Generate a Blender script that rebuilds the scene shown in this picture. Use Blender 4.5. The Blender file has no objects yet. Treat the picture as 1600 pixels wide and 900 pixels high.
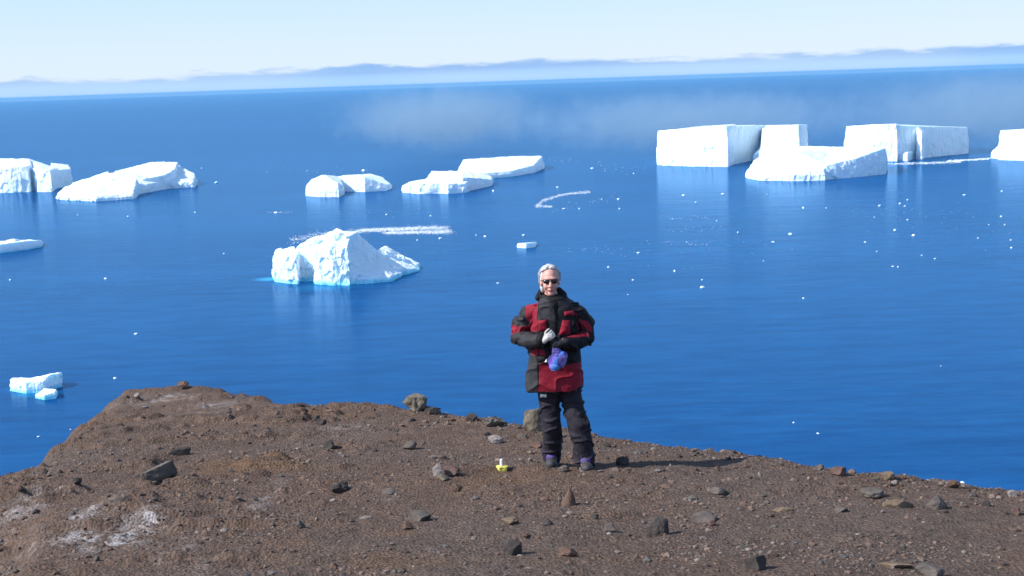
import bpy, bmesh, math, random
import numpy as np
from mathutils import Vector, Matrix, Euler

R = math.radians
scene = bpy.context.scene
COL = scene.collection
random.seed(7)

# ------------------------------------------------------------------ camera
SEA_R = 40000.0
CAM = np.array([0.0, 0.0, 100.0])          # eye height above the sea
W, H, F = 1600.0, 900.0, 2198.0            # photograph size and focal length in its pixels
PITCH, ROLL = R(8.36), R(1.92)
fwd = np.array([0, math.cos(PITCH), -math.sin(PITCH)])
rt0 = np.array([1.0, 0, 0]); up0 = np.cross(rt0, fwd)
rgt = rt0 * math.cos(ROLL) - up0 * math.sin(ROLL)
upv = rt0 * math.sin(ROLL) + up0 * math.cos(ROLL)
cd = bpy.data.cameras.new('camera'); cam = bpy.data.objects.new('camera', cd); COL.objects.link(cam)
cd.sensor_fit = 'HORIZONTAL'; cd.sensor_width = 36.0; cd.lens = 36.0 * F / W
cd.clip_start = 0.1; cd.clip_end = 200000.0
cam.matrix_world = Matrix(((rgt[0], upv[0], -fwd[0], CAM[0]), (rgt[1], upv[1], -fwd[1], CAM[1]),
                           (rgt[2], upv[2], -fwd[2], CAM[2]), (0, 0, 0, 1)))
scene.camera = cam

# ------------------------------------------------------------------ sky, sun, exposure
SUN_EL, SUN_BACK = R(40), R(16)            # sun stands to the left, a little behind the photographer
to_sun = np.array([-math.cos(SUN_EL) * math.cos(SUN_BACK), -math.cos(SUN_EL) * math.sin(SUN_BACK), math.sin(SUN_EL)])
world = bpy.data.worlds.new('World'); scene.world = world; world.use_nodes = True
nt = world.node_tree; nt.nodes.clear()
def N(t, typ, **kw):
    n = t.nodes.new(typ)
    for k, v in kw.items():
        if k == 'op': n.operation = v
        elif k == 'blend': n.blend_type = v
        else: setattr(n, k, v)
    return n
def math_node(t, op, a, b=None, clamp=False):
    n = t.nodes.new('ShaderNodeMath'); n.operation = op; n.use_clamp = clamp
    for i, v in enumerate((a, b)):
        if v is None: continue
        if isinstance(v, (int, float)): n.inputs[i].default_value = v
        else: t.links.new(v, n.inputs[i])
    return n.outputs[0]
def mix_col(t, fac, a, b, blend='MIX'):
    n = t.nodes.new('ShaderNodeMix'); n.data_type = 'RGBA'; n.blend_type = blend
    for i, v in ((0, fac), (6, a), (7, b)):
        if isinstance(v, (int, float)): n.inputs[i].default_value = v
        elif isinstance(v, tuple): n.inputs[i].default_value = (*v, 1) if len(v) == 3 else v
        else: t.links.new(v, n.inputs[i])
    return n.outputs[2]
def ramp(t, fac, p0, p1, c0=0.0, c1=1.0, smooth=True):
    n = t.nodes.new('ShaderNodeMapRange'); n.interpolation_type = 'SMOOTHSTEP' if smooth else 'LINEAR'
    t.links.new(fac, n.inputs[0])
    for i, v in ((1, p0), (2, p1), (3, c0), (4, c1)): n.inputs[i].default_value = v
    return n.outputs[0]
SKY = 0.15
sky = N(nt, 'ShaderNodeTexSky', sky_type='NISHITA', sun_disc=False)
sky.sun_elevation = SUN_EL; sky.sun_rotation = math.atan2(to_sun[0], to_sun[1])
sky.altitude = 100; sky.air_density = 1.0; sky.dust_density = 0.3; sky.ozone_density = 2.0
tc = N(nt, 'ShaderNodeTexCoord'); sep = N(nt, 'ShaderNodeSeparateXYZ'); nt.links.new(tc.outputs['Generated'], sep.inputs[0])
zz = sep.outputs['Z']
# low bank of distant cloud lying all round the horizon
mp = N(nt, 'ShaderNodeMapping'); mp.inputs['Scale'].default_value = (26, 26, 150); nt.links.new(tc.outputs['Generated'], mp.inputs[0])
n1 = N(nt, 'ShaderNodeTexNoise'); n1.inputs['Scale'].default_value = 1.0; n1.inputs['Detail'].default_value = 7; n1.inputs['Roughness'].default_value = 0.6
nt.links.new(mp.outputs[0], n1.inputs['Vector'])
mp2 = N(nt, 'ShaderNodeMapping'); mp2.inputs['Scale'].default_value = (5, 5, 130); nt.links.new(tc.outputs['Generated'], mp2.inputs[0])
n2 = N(nt, 'ShaderNodeTexNoise'); n2.inputs['Scale'].default_value = 1.0; n2.inputs['Detail'].default_value = 4
nt.links.new(mp2.outputs[0], n2.inputs['Vector'])
mp3 = N(nt, 'ShaderNodeMapping'); mp3.inputs['Scale'].default_value = (3.1, 3.1, 8); mp3.inputs['Location'].default_value = (1.7, 0.4, 0); nt.links.new(tc.outputs['Generated'], mp3.inputs[0])
n3 = N(nt, 'ShaderNodeTexNoise'); n3.inputs['Scale'].default_value = 1.0; n3.inputs['Detail'].default_value = 2; nt.links.new(mp3.outputs[0], n3.inputs['Vector'])
thick = ramp(nt, math_node(nt, 'ADD', math_node(nt, 'MULTIPLY', sep.outputs['X'], 0.55), n3.outputs[0]), 0.34, 0.74, 0.0, 1.0)
top = math_node(nt, 'ADD', math_node(nt, 'ADD', 0.0030, math_node(nt, 'MULTIPLY', thick, 0.0048)), math_node(nt, 'MULTIPLY', n1.outputs[0], 0.0160))
dz = math_node(nt, 'SUBTRACT', top, zz)
bank = math_node(nt, 'MULTIPLY', ramp(nt, dz, -0.0016, 0.0028), ramp(nt, thick, 0.0, 1.0, 0.72, 1.0))
depth = ramp(nt, zz, 0.0115, 0.0035)
cloud_c = mix_col(nt, depth, (0.13, 0.30, 0.63), (0.25, 0.47, 0.78))
cloud_c = mix_col(nt, ramp(nt, n2.outputs[0], 0.35, 0.75, 0.0, 0.55), cloud_c, (0.28, 0.48, 0.75))
skyc = mix_col(nt, 1.0, sky.outputs[0], (SKY, SKY, SKY), 'MULTIPLY')
# thin bright veil of ice haze that whitens the sky towards the horizon, all round
veil_c = mix_col(nt, ramp(nt, zz, 0.012, 0.085), (0.51, 0.61, 0.72), (0.36, 0.53, 0.77))
skyc = mix_col(nt, ramp(nt, zz, 0.02, 0.24, 0.92, 0.0), skyc, veil_c)
skyc = mix_col(nt, math_node(nt, 'MULTIPLY', bank, 0.85), skyc, cloud_c)
bg = N(nt, 'ShaderNodeBackground'); bg.inputs[1].default_value = 1.0
nt.links.new(skyc, bg.inputs[0])
wo = N(nt, 'ShaderNodeOutputWorld'); nt.links.new(bg.outputs[0], wo.inputs[0])

sd = bpy.data.lights.new('sun', 'SUN'); sd.energy = 4.6; sd.angle = R(0.53); sd.color = (1.0, 0.96, 0.91)
sun = bpy.data.objects.new('sun', sd); COL.objects.link(sun)
sun.rotation_euler = Vector(-to_sun).to_track_quat('-Z', 'Y').to_euler(); sun.location = (-30, -10, 140)
scene.view_settings.view_transform = 'Standard'; scene.view_settings.look = 'None'
scene.view_settings.exposure = 0.5; scene.view_settings.gamma = 1.0; scene.view_settings.use_curve_mapping = False
scene.render.engine = 'CYCLES'
cy = scene.cycles
cy.use_denoising = True
cy.max_bounces = 6; cy.diffuse_bounces = 3; cy.glossy_bounces = 3; cy.volume_bounces = 0; cy.transparent_max_bounces = 8
cy.volume_max_steps = 256

# ------------------------------------------------------------------ pixels -> directions and places
def ray(px, py):
    d = fwd + rgt * ((px - W / 2) / F) - upv * ((py - H / 2) / F)
    return d / np.linalg.norm(d)
def sea_pt(px, py):
    d = ray(px, py); t = -CAM[2] / d[2]
    return CAM + d * t
def px_size(p):                            # metres covered by one photograph pixel at p
    return float(np.dot(np.asarray(p) - CAM, fwd)) / F

# ------------------------------------------------------------------ noise
def _hash(ix, iy, iz, seed):
    h = (ix.astype(np.int64) * 374761393 + iy.astype(np.int64) * 668265263 + iz.astype(np.int64) * 2147483647 * 3 + seed * 974634533) & 0xFFFFFFFF
    h = ((h ^ (h >> 13)) * 1274126177) & 0xFFFFFFFF
    h = ((h ^ (h >> 16)) * 2246822519) & 0xFFFFFFFF
    return ((h ^ (h >> 15)) & 0xFFFFFF) / float(0xFFFFFF)
def noise3(p, seed=0):
    p = np.asarray(p, float); i = np.floor(p); f = p - i; i = i.astype(np.int64)
    u = f * f * f * (f * (f * 6 - 15) + 10)
    out = 0
    for dx in (0, 1):
        wx = u[..., 0] if dx else 1 - u[..., 0]
        for dy in (0, 1):
            wy = u[..., 1] if dy else 1 - u[..., 1]
            for dz_ in (0, 1):
                wz = u[..., 2] if dz_ else 1 - u[..., 2]
                out = out + wx * wy * wz * _hash(i[..., 0] + dx, i[..., 1] + dy, i[..., 2] + dz_, seed)
    return out * 2 - 1
def fbm(p, octaves=4, seed=0, gain=0.5, lac=2.03):
    p = np.asarray(p, float); s = 0; a = 1.0; t = 0
    for o in range(octaves):
        s = s + a * noise3(p * lac ** o + o * 17.3, seed + o); t += a; a *= gain
    return s / t
def noise2(x, y, sc, octaves=3, seed=0, gain=0.5):
    return fbm(np.stack([x * sc, y * sc, np.zeros_like(x) + 0.37], -1), octaves, seed, gain)
def facet(p, seed):
    """flat-sided blocks: each cell of a jittered grid is a plane of its own tilt"""
    p = np.asarray(p, float); i = np.floor(p).astype(np.int64); best = np.full(len(p), 1e9); val = np.zeros(len(p))
    for dx in (-1, 0, 1):
        for dy in (-1, 0, 1):
            for dz_ in (-1, 0, 1):
                c = i + np.array([dx, dy, dz_]); h = [_hash(c[:, 0], c[:, 1], c[:, 2], seed + k) for k in range(7)]
                o = p - (c + np.stack(h[:3], 1)); d2 = (o * o).sum(1)
                v = (o * (np.stack(h[3:6], 1) - 0.5)).sum(1) * 2.2 + (h[6] - 0.5)
                m_ = d2 < best; best = np.where(m_, d2, best); val = np.where(m_, v, val)
    return val
def sstep(a, b, x):
    t = np.clip((x - a) / (b - a), 0, 1); return t * t * (3 - 2 * t)

# ------------------------------------------------------------------ object helpers
def link(o, parent=None):
    COL.objects.link(o)
    if parent: o.parent = parent
    return o
def tag(o, label=None, cat=None, group=None, kind=None):
    for k, v in (('label', label), ('category', cat), ('group', group), ('kind', kind)):
        if v: o[k] = v
    return o
def mesh_from(name, V, Fc, mats=(), smooth=False, mat_idx=None):
    me = bpy.data.meshes.new(name)
    V = np.asarray(V, float)
    if isinstance(Fc, np.ndarray):
        n, k = Fc.shape
        me.vertices.add(len(V)); me.vertices.foreach_set('co', V.ravel())
        me.loops.add(n * k); me.loops.foreach_set('vertex_index', Fc.ravel().astype(np.int32))
        me.polygons.add(n); me.polygons.foreach_set('loop_start', np.arange(0, n * k, k, dtype=np.int32))
        me.update(calc_edges=True)
    else:
        me.from_pydata([tuple(v) for v in V], [], Fc); me.update()
    for m in mats: me.materials.append(m)
    if mat_idx is not None: me.polygons.foreach_set('material_index', np.asarray(mat_idx, np.int32))
    me.polygons.foreach_set('use_smooth', np.full(len(me.polygons), bool(smooth)))
    me.validate(); me.update()
    return me
def obj(name, me, parent=None): return link(bpy.data.objects.new(name, me), parent)
def empty(name, loc, rz=0):
    o = bpy.data.objects.new(name, None); o.location = loc; o.rotation_euler = (0, 0, rz); o.empty_display_size = 0.2
    return link(o)
def get_vf(me):
    V = np.empty(len(me.vertices) * 3); me.vertices.foreach_get('co', V); return V.reshape(-1, 3)
def get_n(me):
    V = np.empty(len(me.vertices) * 3); me.vertices.foreach_get('normal', V); return V.reshape(-1, 3)
def set_v(me, V): me.vertices.foreach_set('co', np.asarray(V, float).ravel()); me.update()
def poly_centres(me):
    V = np.empty(len(me.polygons) * 3); me.polygons.foreach_get('center', V); return V.reshape(-1, 3)
def fuse(parts, voxel, smooth=2, factor=0.5):
    """parts: list of (V, faces) closed shells -> one continuous voxel-remeshed surface"""
    VV, FF, k = [], [], 0
    for V, Fc in parts:
        VV.append(np.asarray(V, float)); FF += [tuple(i + k for i in f) for f in Fc]; k += len(V)
    me = mesh_from('tmp', np.concatenate(VV), FF)
    o = bpy.data.objects.new('tmp', me); COL.objects.link(o)
    m = o.modifiers.new('r', 'REMESH'); m.mode = 'VOXEL'; m.voxel_size = voxel; m.use_smooth_shade = True
    if smooth:
        s = o.modifiers.new('s', 'SMOOTH'); s.factor = factor; s.iterations = smooth
    dg = bpy.context.evaluated_depsgraph_get(); dg.update()
    r = bpy.data.meshes.new_from_object(o.evaluated_get(dg))
    bpy.data.objects.remove(o); bpy.data.meshes.remove(me)
    return r
def tube(pts, rads, seg=14, up=(0, 0, 1), flat=1.0, ends=True):
    """closed swept tube; rads scalar or (a,b) per point"""
    P = [np.asarray(p, float) for p in pts]; n = len(P); V, Fc = [], []
    prev = None
    if ends:   # round the ends
        def rr(r, f): return (r[0] * f, r[1] * f) if isinstance(r, (tuple, list)) else r * f
        def mx(r): return min(r) if isinstance(r, (tuple, list)) else r
        t0 = (P[0] - P[1]) / np.linalg.norm(P[0] - P[1]); t1 = (P[-1] - P[-2]) / np.linalg.norm(P[-1] - P[-2])
        P = [P[0] + t0 * mx(rads[0]) * 0.9, P[0] + t0 * mx(rads[0]) * 0.6] + P + [P[-1] + t1 * mx(rads[-1]) * 0.6, P[-1] + t1 * mx(rads[-1]) * 0.9]
        rads = [rr(rads[0], 0.35), rr(rads[0], 0.75)] + list(rads) + [rr(rads[-1], 0.75), rr(rads[-1], 0.35)]
        n = len(P)
    for i in range(n):
        t = P[min(i + 1, n - 1)] - P[max(i - 1, 0)]; t = t / np.linalg.norm(t)
        u = np.asarray(up, float) if prev is None else prev
        u = u - t * np.dot(u, t)
        if np.linalg.norm(u) < 1e-4:
            u = np.array([0, 1.0, 0]) - t * t[1]
        u = u / np.linalg.norm(u); prev = u; b = np.cross(t, u)
        ra, rb = rads[i] if isinstance(rads[i], (tuple, list)) else (rads[i], rads[i] * flat)
        for j in range(seg):
            a = 2 * math.pi * j / seg
            V.append(P[i] + b * (ra * math.cos(a)) + u * (rb * math.sin(a)))
    for i in range(n - 1):
        for j in range(seg):
            j2 = (j + 1) % seg
            Fc.append((i * seg + j, i * seg + j2, (i + 1) * seg + j2, (i + 1) * seg + j))
    Fc.append(tuple(range(seg - 1, -1, -1))); Fc.append(tuple((n - 1) * seg + j for j in range(seg)))
    return np.array(V), Fc
def loft(rings, seg=28):
    """rings: (cx, cy, z, rx, ry[, exponent]) horizontal superellipses bottom to top"""
    V, Fc = [], []
    for r in rings:
        cx, cy_, z, rx, ry = r[:5]; e = r[5] if len(r) > 5 else 2.0
        for j in range(seg):
            a = 2 * math.pi * j / seg; c, s = math.cos(a), math.sin(a)
            V.append((cx + rx * math.copysign(abs(c) ** (2 / e), c), cy_ + ry * math.copysign(abs(s) ** (2 / e), s), z))
    n = len(rings)
    for i in range(n - 1):
        for j in range(seg):
            j2 = (j + 1) % seg
            Fc.append((i * seg + j, i * seg + j2, (i + 1) * seg + j2, (i + 1) * seg + j))
    Fc.append(tuple(range(seg - 1, -1, -1))); Fc.append(tuple((n - 1) * seg + j for j in range(seg)))
    return np.array(V), Fc
_ico = {}
def ico(sub):
    if sub not in _ico:
        bm = bmesh.new(); bmesh.ops.create_icosphere(bm, subdivisions=sub, radius=1.0)
        _ico[sub] = (np.array([v.co[:] for v in bm.verts]), [tuple(v.index for v in f.verts) for f in bm.faces]); bm.free()
    return _ico[sub]
def ball(c, r, rot=None, sub=3):
    V, Fc = ico(sub); V = V * np.asarray(r if hasattr(r, '__len__') else (r, r, r), float)
    if rot is not None: V = V @ np.array(Euler(rot).to_matrix()).T
    return V + np.asarray(c, float), Fc
def boxm(c, s, rot=None):
    V = np.array([(x, y, z) for x in (-.5, .5) for y in (-.5, .5) for z in (-.5, .5)]) * np.asarray(s, float)
    if rot is not None: V = V @ np.array(Euler(rot).to_matrix()).T
    return V + np.asarray(c, float), [(0, 1, 3, 2), (4, 6, 7, 5), (0, 4, 5, 1), (2, 3, 7, 6), (0, 2, 6, 4), (1, 5, 7, 3)]

# ------------------------------------------------------------------ materials
def new_mat(name):
    m = bpy.data.materials.new(name); m.use_nodes = True; t = m.node_tree
    return m, t, t.nodes['Principled BSDF']
def simple(name, col, rough=0.8, var=0.25, scale=20.0, bump=0.0, bscale=60.0, spec=0.3, space='Object'):
    m, t, b = new_mat(name)
    tcn = N(t, 'ShaderNodeTexCoord'); no = N(t, 'ShaderNodeTexNoise')
    no.inputs['Scale'].default_value = scale; no.inputs['Detail'].default_value = 5
    t.links.new(tcn.outputs[space], no.inputs['Vector'])
    lo = tuple(c * (1 - var) for c in col); hi = tuple(min(1, c * (1 + var)) for c in col)
    t.links.new(mix_col(t, ramp(t, no.outputs[0], 0.3, 0.7), lo, hi), b.inputs['Base Color'])
    b.inputs['Roughness'].default_value = rough; b.inputs['Specular IOR Level'].default_value = spec
    if bump:
        nb = N(t, 'ShaderNodeTexNoise'); nb.inputs['Scale'].default_value = bscale; nb.inputs['Detail'].default_value = 6
        t.links.new(tcn.outputs[space], nb.inputs['Vector'])
        bp = N(t, 'ShaderNodeBump'); bp.inputs['Strength'].default_value = bump; bp.inputs['Distance'].default_value = 0.02
        t.links.new(nb.outputs[0], bp.inputs['Height']); t.links.new(bp.outputs[0], b.inputs['Normal'])
    return m
def ice_mat(name, blue_h=0.0, blue_tint=(0.30, 0.78, 0.92)):
    m, t, b = new_mat(name)
    tcn = N(t, 'ShaderNodeTexCoord')
    no = N(t, 'ShaderNodeTexNoise'); no.inputs['Scale'].default_value = 0.12; no.inputs['Detail'].default_value = 8
    t.links.new(tcn.outputs['Object'], no.inputs['Vector'])
    c = mix_col(t, ramp(t, no.outputs[0], 0.35, 0.65), (0.75, 0.90, 1.0), (0.83, 0.935, 1.0))
    if blue_h:
        s = N(t, 'ShaderNodeSeparateXYZ'); t.links.new(tcn.outputs['Object'], s.inputs[0])
        h = math_node(t, 'ADD', s.outputs['Z'], math_node(t, 'MULTIPLY', no.outputs[0], -blue_h))
        c = mix_col(t, ramp(t, h, -0.2 * blue_h, 0.75 * blue_h, 1.0, 0.0), c, blue_tint)
    t.links.new(c, b.inputs['Base Color'])
    b.inputs['Roughness'].default_value = 0.55; b.inputs['Specular IOR Level'].default_value = 0.25
    b.inputs['Subsurface Weight'].default_value = 0.35; b.inputs['Subsurface Radius'].default_value = (0.25, 0.8, 1.6); b.inputs['Subsurface Scale'].default_value = 3.0
    nb = N(t, 'ShaderNodeTexNoise'); nb.inputs['Scale'].default_value = 0.5; nb.inputs['Detail'].default_value = 8; nb.inputs['Roughness'].default_value = 0.65
    t.links.new(tcn.outputs['Object'], nb.inputs['Vector'])
    bp = N(t, 'ShaderNodeBump'); bp.inputs['Strength'].default_value = 0.3; bp.inputs['Distance'].default_value = 0.6
    t.links.new(nb.outputs[0], bp.inputs['Height']); t.links.new(bp.outputs[0], b.inputs['Normal'])
    return m
M = {}
M['ice'] = ice_mat('glacier_ice')
M['ice_blue'] = ice_mat('glacier_ice_blue_foot', 2.6)
M['ice_small'] = ice_mat('small_ice', 1.3)
M['brash'] = ice_mat('brash')

# ------------------------------------------------------------------ the sea
m, t, b = new_mat('sea_water')
t.nodes.remove(b); out = t.nodes['Material Output']
geo = N(t, 'ShaderNodeTexCoord')
def sea_noise(scale, sx, sy, detail=4, rough=0.5):
    mpn = N(t, 'ShaderNodeMapping'); mpn.inputs['Scale'].default_value = (sx, sy, 1); t.links.new(geo.outputs['Object'], mpn.inputs[0])
    n = N(t, 'ShaderNodeTexNoise'); n.inputs['Scale'].default_value = scale; n.inputs['Detail'].default_value = detail; n.inputs['Roughness'].default_value = rough
    t.links.new(mpn.outputs[0], n.inputs['Vector']); return n.outputs[0]
streak = sea_noise(0.006, 0.16, 1.0, 7, 0.62)
broad = sea_noise(0.0009, 0.6, 1.0, 3)
col = mix_col(t, ramp(t, streak, 0.33, 0.70), (0.002, 0.050, 0.168), (0.004, 0.067, 0.212))
col = mix_col(t, ramp(t, broad, 0.35, 0.7, 0.0, 0.5), col, (0.004, 0.074, 0.232))
rip = sea_noise(0.11, 0.30, 1.0, 5, 0.7)
col = mix_col(t, 1.0, col, mix_col(t, ramp(t, rip, 0.30, 0.72), (0.74, 0.80, 0.84), (1.30, 1.24, 1.18)), 'MULTIPLY')  # light and dark of the wave facets painted into the water colour
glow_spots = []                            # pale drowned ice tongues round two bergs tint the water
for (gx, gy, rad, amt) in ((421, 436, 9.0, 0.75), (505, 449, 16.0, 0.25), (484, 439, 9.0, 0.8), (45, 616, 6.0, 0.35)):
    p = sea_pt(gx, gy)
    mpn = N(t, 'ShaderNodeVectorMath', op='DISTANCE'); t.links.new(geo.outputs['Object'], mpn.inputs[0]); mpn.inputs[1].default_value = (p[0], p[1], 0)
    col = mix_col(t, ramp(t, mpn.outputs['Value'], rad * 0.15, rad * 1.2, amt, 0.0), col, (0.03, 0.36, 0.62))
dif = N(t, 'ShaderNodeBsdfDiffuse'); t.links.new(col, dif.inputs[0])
glo = N(t, 'ShaderNodeBsdfGlossy'); glo.inputs['Roughness'].default_value = 0.14; glo.inputs['Color'].default_value = (0.42, 0.71, 1.0, 1)
w1 = sea_noise(0.16, 0.45, 1.0, 6, 0.65)
w2 = sea_noise(0.03, 0.4, 1.0, 4, 0.55)
hgt = math_node(t, 'ADD', math_node(t, 'MULTIPLY', w1, 0.55), math_node(t, 'MULTIPLY', w2, 1.6))
bp = N(t, 'ShaderNodeBump'); bp.inputs['Strength'].default_value = 0.38; bp.inputs['Distance'].default_value = 1.0; t.links.new(hgt, bp.inputs['Height'])
t.links.new(bp.outputs[0], glo.inputs['Normal']); t.links.new(bp.outputs[0], dif.inputs['Normal'])
fr = N(t, 'ShaderNodeFresnel'); fr.inputs['IOR'].default_value = 1.30
fac = math_node(t, 'MINIMUM', math_node(t, 'MULTIPLY', fr.outputs[0], 0.58), 0.36)
mxs = N(t, 'ShaderNodeMixShader'); t.links.new(fac, mxs.inputs[0]); t.links.new(dif.outputs[0], mxs.inputs[1]); t.links.new(glo.outputs[0], mxs.inputs[2])
t.links.new(mxs.outputs[0], out.inputs['Surface'])
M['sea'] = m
bm = bmesh.new()
rr = [0, 300, 1000, 3000, 9000, 20000, SEA_R]; rows = []
for r_ in rr[1:]:
    rows.append([bm.verts.new((r_ * math.cos(a), r_ * math.sin(a), 0)) for a in np.linspace(0, 2 * math.pi, 181)[:-1]])
c0 = bm.verts.new((0, 0, 0))
for j in range(180): bm.faces.new((c0, rows[0][j], rows[0][(j + 1) % 180]))
for a_, b_ in zip(rows, rows[1:]):
    for j in range(180): bm.faces.new((a_[j], b_[j], b_[(j + 1) % 180], a_[(j + 1) % 180]))
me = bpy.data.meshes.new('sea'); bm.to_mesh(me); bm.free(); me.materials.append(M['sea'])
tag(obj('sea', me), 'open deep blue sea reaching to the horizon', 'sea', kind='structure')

# ------------------------------------------------------------------ the headland
SKYLINE = [(-400, 905), (-200, 850), (0, 756), (22, 751), (52, 739), (72, 719), (84, 708), (100, 702), (112, 685), (134, 669), (150, 652), (168, 640), (184, 622), (204, 613), (240, 608), (285, 606), (340, 611), (400, 625), (450, 633),
           (520, 634), (590, 636), (640, 641), (700, 647), (740, 654), (790, 662), (850, 668), (900, 676), (940, 686), (1000, 692), (1060, 699), (1120, 706), (1200, 717),
           (1260, 729), (1330, 740), (1400, 748), (1470, 753), (1540, 762), (1600, 768), (1800, 792), (2000, 815)]
sk_az = np.array([math.atan2(ray(*p)[0], ray(*p)[1]) for p in SKYLINE])
sk_tan = np.array([ray(*p)[2] / math.hypot(ray(*p)[0], ray(*p)[1]) for p in SKYLINE])
def low_rel(x, y):
    left = sstep(-1.0, -4.0, x)
    r = 0.10 * noise2(x, y, 0.33, 2, 3) + 0.045 * noise2(x, y, 1.1, 2, 11)
    # a shallow gully with a lower shelf on its left, running down towards the photographer
    g = (x + 3.35) + 0.30 * (y - 9.0) * 0.9 + 0.25 * noise2(x, y, 0.6, 2, 31)
    r = r - 0.26 * sstep(0.25, -0.35, g) * sstep(11.5, 9.5, y) - 0.06 * np.exp(-(g / 0.10) ** 2) * sstep(10.8, 9.2, y)
    return r
def plane_h(d): return -1.62 - 0.14 * d
def drop(s, w):
    return 1.15 * w * np.logaddexp(0, s / w)
def edge_w(az): return np.interp(az, [R(-22), R(-12), R(-8), R(0), R(22)], [1.3, 0.9, 0.5, 0.38, 0.32])
_d = np.linspace(5, 30, 700)
ca = np.linspace(sk_az[0], sk_az[-1], 420); ct = np.interp(ca, sk_az, sk_tan)
X = np.sin(ca)[:, None] * _d; Y = np.cos(ca)[:, None] * _d; LR = low_rel(X, Y)
lo = np.full(len(ca), 5.5); hi = np.full(len(ca), 28.0)
for _ in range(26):
    mid = (lo + hi) / 2
    hh = plane_h(_d)[None] + LR - drop(_d[None] - mid[:, None], edge_w(ca)[:, None])
    high = (hh / _d[None]).max(1) > ct
    hi = np.where(high, mid, hi); lo = np.where(high, lo, mid)
ce = (lo + hi) / 2
az_all = np.concatenate([[-math.pi, R(-140), R(-90), R(-50)], ca, [R(50), R(90), R(140), math.pi]])
ce_all = np.concatenate([[60, 50, 22, 10.0], ce, [9.0, 18, 50, 60]])
def ground_h(x, y, micro=True):
    """height of the bare ground relative to the eye"""
    x = np.asarray(x, float); y = np.asarray(y, float)
    d = np.hypot(x, y); az = np.arctan2(x, y)
    de = np.interp(az, az_all, ce_all)
    s = d - de
    back = sstep(R(60), R(120), np.abs(az))
    h = plane_h(d * (1 - back)) + low_rel(x, y) * sstep(0, 5, d) - drop(s, edge_w(az))
    far = sstep(3, 25, s)
    h = h + far * 3.5 * noise2(x, y, 0.06, 4, 5)
    if micro:
        h = h + 0.018 * noise2(x, y, 3.5, 3, 21) + 0.012 * noise2(x, y, 13.0, 3, 41, 0.65)
        h = h + (0.030 + 0.05 * sstep(-1.0, -2.6, x)) * sstep(0.12, 0.42, noise2(x * 0.8, y * 1.5, 1.7, 4, 61)) * sstep(2.0, 4.0, d)
        lf = sstep(-1.2, -2.8, x) * sstep(3.0, 5.0, d) * sstep(14.0, 11.0, d); h = h + lf * 0.05 * np.abs(noise2(x * 0.8 + y * 0.5, y - x * 0.3, 1.6, 4, 63))   # low broken plates of crust
    return h
def ground_z(x, y): return CAM[2] + ground_h(np.array([x]), np.array([y]))[0]
def ground_pt(px, py):
    d = ray(px, py); t = np.linspace(3, 40, 3000)
    P = CAM + d * t[:, None]
    below = P[:, 2] < CAM[2] + ground_h(P[:, 0], P[:, 1])
    if not below.any(): return None
    i = int(np.argmax(below)); p = P[i]
    return np.array([p[0], p[1], ground_z(p[0], p[1])])
az_g = np.concatenate([np.linspace(-180, -40, 40)[:-1], np.linspace(-40, -23, 60)[:-1], np.linspace(-23, 23, 780)[:-1], np.linspace(23, 40, 60)[:-1], np.linspace(40, 180, 41)[:-1]])
rd = np.concatenate([np.linspace(0.4, 5.5, 50)[:-1], np.linspace(5.5, 19.5, 520)[:-1], np.linspace(19.5, 30, 60)[:-1], np.geomspace(30, 420, 70)])
A, D = np.meshgrid(np.radians(az_g), rd, indexing='ij')
X = np.sin(A) * D; Y = np.cos(A) * D
Z = CAM[2] + ground_h(X, Y)
Z = np.maximum(Z, -1.5)
V = np.stack([X, Y, Z], -1).reshape(-1, 3)
na, nr = len(az_g), len(rd)
I = np.arange(na * nr).reshape(na, nr)
q = np.stack([I, np.roll(I, -1, 0), np.roll(np.roll(I, -1, 0), -1, 1), np.roll(I, -1, 1)], -1)[:, :-1].reshape(-1, 4)
q = q[(Z.reshape(-1)[q] > -1.4).any(1)]
V = np.concatenate([V, [[0, 0, CAM[2] - 1.62]]])
me = mesh_from('headland', V, q[:, ::-1].copy() if False else q, smooth=True)
# colour of the ground: brown ash and scoria, rusty stains, pale salt crust in lobes where the photo shows it
x, y = V[:, 0], V[:, 1]
n_a = noise2(x, y, 0.9, 4, 71); n_b = noise2(x, y, 4.0, 4, 72); n_c = noise2(x, y, 16.0, 2, 73); n_d = noise2(x, y, 38.0, 1, 74)
base = np.array([0.134, 0.093, 0.072]); c = np.repeat(base[None], len(V), 0)
c *= (1 + 0.14 * n_a + 0.16 * n_b + 0.18 * n_c + 0.16 * n_d)[:, None]
def blend(c, col, w): return c * (1 - w[:, None]) + np.asarray(col)[None] * w[:, None]
grey = sstep(0.0, 0.45, noise2(x, y, 0.55, 3, 81)); c = blend(c, (0.126, 0.100, 0.086), grey * 0.5)
rust = sstep(0.12, 0.5, noise2(x, y, 0.8, 3, 91)); c = blend(c, (0.175, 0.105, 0.060), rust * 0.55)
crust = np.zeros(len(V))
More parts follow.
